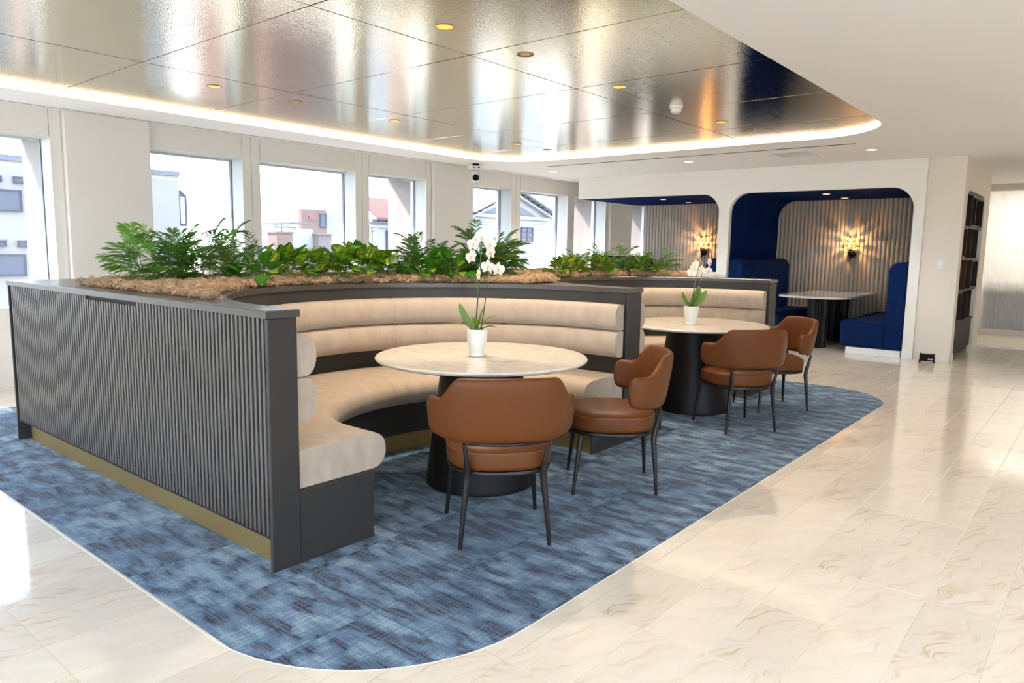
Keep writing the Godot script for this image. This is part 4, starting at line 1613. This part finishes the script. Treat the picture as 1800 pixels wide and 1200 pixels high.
func build_orchids() -> void:
	var R := Vector3(0.769, 0.0, -0.639)
	var F := Vector3(0.639, 0.0, 0.769)      # towards the room, away from the windows
	var defs := [
		[Vector3(-2.812, 0.7535, -3.078), "white orchid with two tall stems in a white pot on the nearest table", 309.0, 837.0, 625.0,
			[[832, 573, 838, 500, 845, 424], [851, 573, 853, 520, 857, 476]],
			[[844.5, 415, 0.0], [830, 427, -0.5], [858, 427, 0.5], [827, 449, -0.7], [858, 442, 0.9], [841, 479, -1.3], [855, 466, -0.2], [873, 470, 0.5]],
			[[805.5, 530.6, 0.020], [789, 566, 0.015], [872, 553, 0.022], [873, 574, 0.018], [829, 556, 0.018], [850, 540, 0.010], [843, 560, 0.016]]],
		[Vector3(-2.768, 0.7535, -5.741), "white orchid with one broad upright leaf in a white pot on the farther table", 207.5, 1214.0, 569.5,
			[[1211, 535, 1216, 503, 1224, 460], [1223, 535, 1226, 505, 1229, 478]],
			[[1212, 477, -0.6], [1218, 463, -1.0], [1228, 473, 0.1], [1240, 474, 0.6], [1240, 460, 0.9], [1216, 471, -0.2]],
			[[1194, 511, 0.016], [1227, 500, 0.034], [1236, 508, 0.026], [1216, 524, 0.022], [1202, 530, 0.018], [1222, 527, 0.018]]]]
	for d in defs:
		var t := thing("orchid", d[1], "orchid", d[0], 0.0, "potted orchids on the marble tables")
		var px: float = d[2]
		var b := MB.new()
		b.lathe([Vector2(0.001, 0.0), Vector2(0.043, 0.0), Vector2(0.046, 0.004), Vector2(0.045, 0.014), Vector2(0.043, 0.02), Vector2(0.050, 0.05), Vector2(0.058, 0.09), Vector2(0.062, 0.125), Vector2(0.064, 0.148), Vector2(0.0655, 0.155), Vector2(0.062, 0.156), Vector2(0.058, 0.145), Vector2(0.001, 0.135)], 40)
		part("pot", b, M.pot, t, 35.0)
		b = MB.new()
		b.lathe([Vector2(0.001, 0.13), Vector2(0.058, 0.134), Vector2(0.05, 0.15), Vector2(0.02, 0.156), Vector2(0.001, 0.157)], 16)
		part("bark", b, M.bark, t)
		var conv := func(u: float, v: float, off := 0.0) -> Vector3:
			return R * ((u - d[3]) / px) + Vector3.UP * ((d[4] - v) / px) + F * off
		for s in d[5]:
			var a: Vector3 = conv.call(s[0], s[1])
			a = a * Vector3(0.5, 1, 0.5) - Vector3(0, 0.01, 0)
			var path := bez(a, conv.call(s[2], s[3], 0.01), conv.call(s[4], s[5], 0.02), 10)
			path.append(path[10] + Vector3(0.012, 0.010, 0.012))
			path.append(path[10] + Vector3(0.03, -0.004, 0.02))
			b = MB.new()
			b.tube(path, [0.0035, 0.0035, 0.0035, 0.0033, 0.0032, 0.003, 0.003, 0.0028, 0.0025, 0.0022, 0.002, 0.0015, 0.001], 7)
			part("stem", b, M.stem, t)
			b = MB.new()
			b.tube([a + Vector3(0.006, 0, 0.004), path[8] + Vector3(0.005, 0, 0.004)], [0.0022], 6)
			part("stake", b, M.stake, t)
		for l in d[7]:
			var tip: Vector3 = conv.call(l[0], l[1], rng.randf_range(-0.03, 0.05))
			var base := Vector3(tip.x * 0.12, 0.145, tip.z * 0.12)
			var mid := base.lerp(tip, 0.5) + Vector3(0, 0.03 + 0.25 * absf(tip.y - 0.17), 0)
			if tip.y > 0.28: mid = base.lerp(tip, 0.55) + Vector3(tip.x, 0, tip.z) * 0.25
			var w: float = l[2]
			var lb := blade(bez(base, mid, tip, 8), [w * 0.45, w * 0.75, w * 0.95, w, w, w * 0.95, w * 0.8, w * 0.5, w * 0.06], 0.35, R.rotated(Vector3.UP, rng.randf_range(-0.5, 0.5)) if tip.y > 0.28 else Vector3(-tip.z, 0, tip.x))
			part("leaf", lb, M.strap, t, 80.0)
		for f in d[6]:
			flower(t, conv.call(f[0], f[1], rng.randf_range(0.0, 0.04)), 0.69 + f[2], -0.1, 1.0)

func frond_mesh(v: int) -> ArrayMesh:
	var r := RandomNumberGenerator.new()
	r.seed = 40 + v
	var b := MB.new()
	var L := 0.36
	var ra := bez(Vector3.ZERO, Vector3(0, L * 0.62, L * 0.05), Vector3(0, L * 0.88, L * 0.46), 18)
	b.tube([ra[0], ra[4], ra[8], ra[12], ra[16]], [0.0028, 0.0025, 0.002, 0.0015, 0.001], 4)
	for i in range(4, 19):
		if i % 3 == 1 and i < 15: continue
		var u := (i - 4) / 14.0
		var d: Vector3 = (ra[mini(i + 1, 18)] - ra[i - 1]).normalized()
		for s in [-1.0, 1.0]:
			var ln := L * (0.20 + 0.15 * sin(PI * clampf(u * 0.85 + 0.1, 0, 1))) * r.randf_range(0.85, 1.15)
			var dir := (Vector3(s, 0, 0) * (0.85 - 0.35 * u) + d * (0.5 + 0.5 * u) + Vector3(0, r.randf_range(-0.12, 0.1), 0)).normalized()
			var tip: Vector3 = ra[i] + dir * ln - Vector3(0, ln * 0.16, 0)
			var mid: Vector3 = ra[i] + dir * ln * 0.5
			var w := ln * 0.05
			var side := dir.cross(Vector3(0, 0.3, 1)).normalized()
			var rows := []
			for q in [[ra[i], 0.35], [ra[i].lerp(mid, 0.6), 1.0], [mid.lerp(tip, 0.3), 0.95], [tip, 0.04]]:
				rows.append(PackedVector3Array([q[0] - side * w * q[1], q[0] + side * w * q[1]]))
			b.grid(rows, false, false)
	return b.mesh(80.0)

func pothos_leaf(v: int) -> ArrayMesh:
	var b := MB.new()
	var r := RandomNumberGenerator.new()
	r.seed = 90 + v
	var deep := Color8(44, 102, 22).srgb_to_linear()
	var pale: Color = [Color8(150, 184, 48), Color8(196, 206, 70), Color8(96, 148, 36), Color8(214, 212, 90)][v].srgb_to_linear()
	var L := 0.105
	var grid := []
	for i in 9:
		var t := i / 8.0
		var w := L * 0.40 * pow(sin(PI * pow(t, 0.62) * 0.985 + 0.02), 0.9)
		var row := []
		for j in 7:
			var u := lerpf(-1, 1, j / 6.0)
			row.append(Vector3(u * w, absf(u) * w * 0.32 - 0.10 * L * t * t * 2.2, t * L - (0.16 * L * absf(u) if t < 0.3 else 0.0) * (1.0 - t / 0.3)))
		grid.append(row)
	var cg := []
	for i in 9:
		var row := []
		for j in 7:
			var k := r.randf()
			var streak := 0.8 if absf(j - 3.0) < 0.5 and i < 7 else (0.65 if k > 0.7 else k * 0.25)
			if v == 2: streak *= 0.4
			row.append(deep.lerp(pale, streak))
		cg.append(row)
	for i in 8:
		for j in 6:
			b.quad(grid[i][j], grid[i][j + 1], grid[i + 1][j + 1], grid[i + 1][j])
			var n := b.C.size() - 6
			var c := [cg[i][j], cg[i][j + 1], cg[i + 1][j + 1], cg[i][j], cg[i + 1][j + 1], cg[i + 1][j]]
			for q in 6: b.C[n + q] = c[q]
	return b.mesh(80.0, true)

func build_plants() -> void:
	# dry moss round the plants
	var t := thing("moss_mulch", "curly tan moss mulch heaped along the planter on top of the bronze counter", "moss")
	var hump := noise(2.2, 2, 400)
	var inside := func(p: Vector2) -> bool:
		if p.x < -4.95 or p.x > -3.30 or p.y > -1.745 or p.y < -7.15: return false
		for k in 2:
			var q := Vector2(p.x - BOOTH[k][0], p.y - BOOTH[k][1])
			if q.length() < BOOTH[k][2] + 0.045: return false
		if p.x > -3.45 and p.y < -2.6: return false
		return true
	var height := func(p: Vector2) -> float:
		var e := 9.0
		e = minf(e, minf(p.x + 4.96, -1.735 - p.y))
		e = minf(e, p.y + 7.16)
		for k in 2: e = minf(e, Vector2(p.x - BOOTH[k][0], p.y - BOOTH[k][1]).length() - BOOTH[k][2] - 0.035)
		return smoothstep(0.0, 0.14, e) * (0.014 + 0.014 * hump.get_noise_2d(p.x, p.y))
	var bed := MB.new()
	var step := 0.05
	for i in 44:
		for j in 110:
			var p := Vector2(-5.40 + step * i, -7.2 + step * j)
			var c := [p, p + Vector2(step, 0), p + Vector2(step, step), p + Vector2(0, step)]
			var ok := true
			for q in c:
				if not inside.call(q): ok = false
			if not ok: continue
			var v := []
			for q in c: v.append(Vector3(q.x, COUNTER + 0.002 + height.call(q), q.y))
			bed.quad(v[0], v[3], v[2], v[1])
	part("moss_bed", bed, M.mossbed, t, 80.0)
	rng.seed = 21
	for v in 3:
		var m := MB.new()
		for s in 3:
			var path := []
			var ph := rng.randf() * TAU
			var rr := rng.randf_range(0.010, 0.018)
			for k in 12:
				var u := k / 11.0
				path.append(Vector3(rr * cos(ph + u * 7.5) + rng.randf_range(-0.004, 0.004), 0.006 + 0.016 * sin(u * PI) + rng.randf_range(-0.004, 0.004), rr * sin(ph + u * 7.5) + (u - 0.5) * 0.03))
			m.tube(path, [0.0009], 3)
		var pts := []
		var tries := 0
		while pts.size() < 4200 and tries < 200000:
			tries += 1
			var p := Vector2(rng.randf_range(-4.96, -3.30), rng.randf_range(-7.15, -1.74))
			if inside.call(p): pts.append(p)
		var mm := MultiMesh.new()
		mm.transform_format = MultiMesh.TRANSFORM_3D
		mm.use_colors = true
		mm.mesh = m.mesh(80.0)
		mm.instance_count = pts.size()
		for i in pts.size():
			var p: Vector2 = pts[i]
			var B := Basis.from_euler(Vector3(rng.randf_range(-0.7, 0.7), rng.randf() * TAU, rng.randf_range(-0.7, 0.7))).scaled(Vector3.ONE * rng.randf_range(0.8, 1.5))
			mm.set_instance_transform(i, Transform3D(B, Vector3(p.x, COUNTER + 0.004 + height.call(p) + rng.randf_range(-0.004, 0.012), p.y)))
			var sh := rng.randf_range(0.65, 1.15)
			mm.set_instance_color(i, Color(sh, sh * rng.randf_range(0.94, 1.02), sh * rng.randf_range(0.86, 1.0)))
		var o := MultiMeshInstance3D.new()
		o.name = "moss_strands"
		o.multimesh = mm
		var mo: StandardMaterial3D = M.moss.duplicate()
		mo.vertex_color_use_as_albedo = true
		o.material_override = mo
		t.add_child(o, true)
		stuff(o)
	# feathery palms
	var fm := []
	for v in 4: fm.append(frond_mesh(v))
	var palms := [
		["large feathery palm at the left end of the planter, nearest the ribbed front", -4.52, -2.06, 40, 1.15, 0.62, [1, 3, 0]],
		["tall dark feathery palm second from the left end of the planter", -4.42, -2.30, 44, 1.15, 0.60, [0, 2, 1]],
		["fine dark feathery palm third from the left, in front of a window mullion", -4.72, -2.72, 36, 0.85, 0.6, [2, 2, 0]],
		["low feathery palm just right of the bushy pothos row", -4.42, -3.86, 20, 0.72, 0.6, [0, 1, 2]],
		["bushy dark feathery palm left of the nearest orchid's flowers", -4.34, -4.16, 66, 1.12, 0.66, [0, 2, 1]],
		["dense dark feathery palm right of the nearest orchid's flowers", -3.90, -4.42, 90, 1.2, 0.62, [2, 0, 2]],
		["bright green feathery palm in the middle of the farther planter", -4.22, -6.36, 36, 0.95, 0.65, [3, 1, 3]],
		["arching feathery palm behind the bright one in the farther planter", -4.16, -6.72, 26, 1.05, 0.55, [1, 0, 3]],
		["small feathery palm at the right end of the farther planter", -3.80, -6.96, 30, 0.92, 0.7, [1, 0, 2]]]
	for p in palms:
		rng.seed = hash(p[0])
		var o := thing("feathery_palm", p[0], "palm", Vector3(p[1], COUNTER + 0.01, p[2]), 0.0, "feathery palms in the planter")
		var canes := MB.new()
		var tops := []
		for k in 7:
			var a: float = TAU * k * 0.382 + rng.randf_range(-0.4, 0.4)
			var rr := rng.randf_range(0.02, 0.10)
			var lean := rng.randf_range(0.02, 0.11)
			var base := Vector3(cos(a) * rr, 0, sin(a) * rr)
			var top := base + Vector3(cos(a) * lean, rng.randf_range(0.08, 0.22) * p[4], sin(a) * lean)
			canes.tube(bez(base, base.lerp(top, 0.5) + Vector3(0, 0.03, 0), top, 5), [0.0035, 0.0025], 5)
			tops.append([base, top])
		part("canes", canes, M.stem, o)
		for k in int(p[3] * 2.2):
			var cn: Array = tops[k % 7]
			var h := rng.randf()
			var at: Vector3 = cn[0].lerp(cn[1], h)
			var f := put("frond", fm[rng.randi() % 4], M.frond[p[6][rng.randi() % 3]], o, at)
			var out := atan2(at.x, at.z)
			var lean: float = lerpf(1.25, 0.15, h) + rng.randf_range(-0.35, 0.35)
			var yaw: float = out + rng.randf_range(-1.3, 1.3)
			var B := Basis(Vector3.UP, yaw) * Basis(Vector3.RIGHT, lean) * Basis(Vector3.UP, rng.randf_range(-0.8, 0.8))
			f.basis = B.scaled(Vector3.ONE * p[4] * rng.randf_range(0.36, 0.62))
	# leafy pothos
	var lm := []
	for v in 4: lm.append(pothos_leaf(v))
	var pots := [
		["dark trailing pothos with a leaf over the counter edge, left end of the pothos row", -4.22, -2.55, 24, 0.99, 2],
		["yellow green pothos second from the left in the row before the brick house window", -4.36, -2.86, 30, 1.04, 0],
		["variegated pothos third from the left in the row, beside bare moss", -4.40, -3.06, 24, 0.99, 1],
		["tall pothos with upright leaves in the middle of the pothos row", -4.38, -3.28, 36, 1.14, 0],
		["bushy pothos with yellow streaked leaves left of the window mullion", -4.34, -3.46, 36, 1.14, 1],
		["pothos at the right end of the pothos row, beside the low palm", -4.34, -3.64, 27, 1.04, 0],
		["dark glossy pothos with a pale trailing leaf, left of the nearest orchid", -4.10, -3.88, 30, 0.99, 2],
		["dark green pothos directly behind the nearest orchid's stems", -3.98, -4.06, 33, 1.04, 2],
		["yellow leaved pothos between the two booths, right of the dense dark palm", -4.06, -5.62, 42, 0.81, 3],
		["yellow green pothos at the left start of the farther planter", -4.20, -5.98, 39, 0.81, 1],
		["bright pothos in front of the bright palm in the farther planter", -4.06, -6.30, 35, 0.81, 3],
		["yellow green pothos at the foot of the small palm, right end of the farther planter", -3.84, -6.74, 42, 0.77, 3]]
	for p in pots:
		rng.seed = hash(p[0])
		var o := thing("pothos", p[0], "pothos", Vector3(p[1], COUNTER + 0.01, p[2]), 0.0, "pothos plants in the planter")
		var st := MB.new()
		var leaves := []
		for k in p[3]:
			var a: float = TAU * k * 0.382 + rng.randf_range(-0.3, 0.3)
			var up := rng.randf()
			var rad: float = lerpf(0.16, 0.06, up) * rng.randf_range(0.6, 1.1) * p[4]
			var tip := Vector3(cos(a) * rad, lerpf(0.05, 0.185, up) * p[4], sin(a) * rad)
			st.tube(bez(Vector3(cos(a) * 0.015, 0, sin(a) * 0.015), tip * Vector3(0.3, 1.0, 0.3), tip, 5), [0.0024, 0.0018], 4)
			leaves.append([tip, a, up])
		part("stems", st, M.stem, o)
		for l in leaves:
			var v: int = p[5] if rng.randf() < 0.6 else rng.randi() % 3
			var f := put("leaf", lm[v], M.pothos, o, l[0])
			var yaw: float = PI / 2 - l[1] + rng.randf_range(-0.5, 0.5)
			var B := Basis(Vector3.UP, yaw) * Basis(Vector3.RIGHT, rng.randf_range(-0.5, 0.35) - 1.0 * l[2]) * Basis(Vector3.BACK, rng.randf_range(-0.5, 0.5))
			f.basis = B.scaled(Vector3.ONE * p[4] * rng.randf_range(0.75, 1.2))

# ---------- small fittings ----------
func build_fittings() -> void:
	for s in [[Vector3(-7.12, TOP, -9.57), "round recessed ceiling light at the left end, by the window wall"], [Vector3(-4.75, TOP, -9.55), "round recessed ceiling light in the middle, above the niches"], [Vector3(-2.40, TOP, -9.62), "round recessed ceiling light at the right end, above the tan column"]]:
		downlight(s[0], s[1], "lights in the white ceiling before the niches", 0.06, 2.5)
	var far := ["nearest the back windows", "beside the camera", "level with the first table", "level with the second table", "level with the niches"]
	for k in 5:
		downlight(Vector3(1.3, TOP, 2.2 - 3.0 * k), "recessed ceiling light over the walkway right of the view, " + far[k], "lights over the walkway", 0.06, 4.5, 62.0)
	for s in [[-5.97, -9.49, "left"], [-4.11, -9.47, "middle"], [-3.60, -9.49, "right"]]:
		var t := thing("sprinkler_cover", "small flat white sprinkler cover on the ceiling, %s one of three" % s[2], "sprinkler", Vector3(s[0], TOP, s[1]), 0.0, "sprinkler covers on the ceiling")
		var b := MB.new()
		b.lathe([Vector2(0.001, -0.006), Vector2(0.038, -0.006), Vector2(0.042, -0.003), Vector2(0.042, 0.0), Vector2(0.001, 0.0)], 20)
		part("plate", b, M.plastic, t, 30.0)
	var sd := thing("smoke_detector", "white round smoke detector hanging from the dark metal ceiling panel", "smoke detector", Vector3(-3.18, METAL, -6.10))
	var b := MB.new()
	b.lathe([Vector2(0.001, -0.022), Vector2(0.058, -0.022), Vector2(0.060, -0.016), Vector2(0.060, 0.0), Vector2(0.001, 0.0)], 28)
	part("base", b, M.plastic, sd, 30.0)
	b = MB.new()
	b.lathe([Vector2(0.001, -0.062), Vector2(0.030, -0.062), Vector2(0.044, -0.054), Vector2(0.048, -0.030), Vector2(0.044, -0.0225), Vector2(0.001, -0.0225)], 28)
	part("sensor", b, M.plastic, sd, 30.0)
	# air slots
	for s in [["long dark linear air slot in the ceiling along the window wall", -7.815, -7.785, -8.25, 3.0], ["short grey linear air slot continuing along the window wall past the security camera", -7.805, -7.790, -10.45, -8.60], ["dark linear air slot across the ceiling before the niches", -6.80, -2.42, -9.015, -8.985]]:
		var t := thing("air_slot", s[0], "air vent", Vector3.ZERO, 0.0, "linear air slots in the ceiling")
		b = MB.new()
		b.span(s[1], s[2], TOP - 0.003, TOP, s[3], s[4])
		part("slot", b, M.slot if s[1] != -7.805 else M.gasket, t, 0.0)
		b = MB.new()
		b.span(s[1] - 0.008, s[1], TOP - 0.005, TOP, s[3], s[4])
		b.span(s[2], s[2] + 0.008, TOP - 0.005, TOP, s[3], s[4])
		part("frame", b, M.white, t, 0.0)
	var gr := thing("ceiling_grille", "square white return air grille on the ceiling before the niches", "grille", Vector3(-3.29, TOP, -9.53))
	b = MB.new()
	b.span(-0.23, 0.23, -0.006, 0.0, 0.19, 0.22)
	b.span(-0.23, 0.23, -0.006, 0.0, -0.22, -0.19)
	b.span(-0.23, -0.20, -0.006, 0.0, -0.19, 0.19)
	b.span(0.20, 0.23, -0.006, 0.0, -0.19, 0.19)
	part("frame", b, M.plastic, gr, 0.0)
	for k in 12:
		b = MB.new()
		b.box(Vector3(0, -0.006, -0.175 + 0.032 * k), Vector3(0.40, 0.002, 0.024), 0.0, Basis(Vector3(1, 0, 0), 0.35))
		part("slat", b, M.plastic, gr, 0.0)
	# security camera
	var c := thing("security_camera", "white pan and tilt camera with a black lens hanging from the ceiling above the planter", "camera", Vector3(-7.50, TOP, -8.15), 0.74)
	b = MB.new()
	b.span(-0.05, 0.05, -0.03, 0.0, -0.05, 0.05)
	part("mount", b, M.black, c, 0.0)
	b = MB.new()
	b.prism(rounded(-0.115, 0.115, -0.07, 0.07, [0.04, 0.04, 0.02, 0.02], 6), -0.085, -0.031, Transform3D(), 0.006)
	part("base", b, M.plastic, c, 30.0)
	b = MB.new()
	b.lathe([Vector2(0.0, 0.0), Vector2(0.011, 0.0), Vector2(0.011, 0.004), Vector2(0.0, 0.004)], 14, Vector3(-0.028, -0.056, 0.069), Basis(Vector3(1, 0, 0), PI / 2))
	b.span(0.032, 0.062, -0.066, -0.05, 0.068, 0.073)
	part("port", b, M.black, c, 20.0)
	for s in [-1.0, 1.0]:
		b = MB.new()
		b.span(s * 0.088, s * 0.062, -0.255, -0.085, -0.045, 0.045, 0.012)
		part("yoke_arm", b, M.plastic, c, 0.0)
	b = MB.new()
	b.span(-0.061, 0.061, -0.26, -0.10, -0.055, 0.05, 0.02)
	part("head", b, M.plastic, c, 0.0)
	b = MB.new()
	b.lathe([Vector2(0.001, 0.0), Vector2(0.048, 0.0), Vector2(0.048, 0.03), Vector2(0.040, 0.035), Vector2(0.034, 0.022), Vector2(0.001, 0.018)], 28, Vector3(0, -0.205, 0.05), Basis(Vector3(1, 0, 0), PI / 2))
	part("lens", b, M.black, c, 30.0)
	# switches
	for s in [[Vector3(WX + 0.055, 1.257, -3.09), PI / 2, "white wall switch on the cream pier left of the large palm"], [Vector3(-1.765, 1.256, NZ - 0.03), 0.0, "white wall switch on the tan column beside the right niche"]]:
		var t := thing("wall_switch", s[2], "switch", s[0], s[1])
		b = MB.new()
		b.span(-0.04, 0.04, -0.062, 0.062, 0.0, 0.008, 0.003)
		part("plate", b, M.plastic, t, 0.0)
		b = MB.new()
		b.span(-0.018, 0.018, -0.034, 0.034, 0.0081, 0.012, 0.002)
		part("rocker", b, M.white, t, 0.0)
	# small black crate on the floor
	var k := thing("floor_box", "small black plastic box on corner feet standing on the floor by the tan column", "box", Vector3(-1.785, 0.0, -10.57), 0.15)
	b = MB.new()
	b.prism(PackedVector2Array([Vector2(-0.088, 0.022), Vector2(0.088, 0.022), Vector2(0.084, 0.115), Vector2(0.055, 0.108), Vector2(-0.055, 0.108), Vector2(-0.084, 0.115)]), -0.055, 0.055, FRONT, 0.004)
	part("body", b, M.black, k, 30.0)
	for sx in [-1.0, 1.0]:
		for sz in [-1.0, 1.0]:
			b = MB.new()
			b.span(sx * 0.09, sx * 0.066, 0.0, 0.0215, sz * 0.057, sz * 0.038, 0.003)
			part("foot", b, M.black, k, 0.0)
	b = MB.new()
	for j in 4: b.span(0.012 + 0.015 * j, 0.023 + 0.015 * j, 0.040, 0.058, 0.055, 0.0562)
	part("white_print", b, M.plastic, k, 0.0)
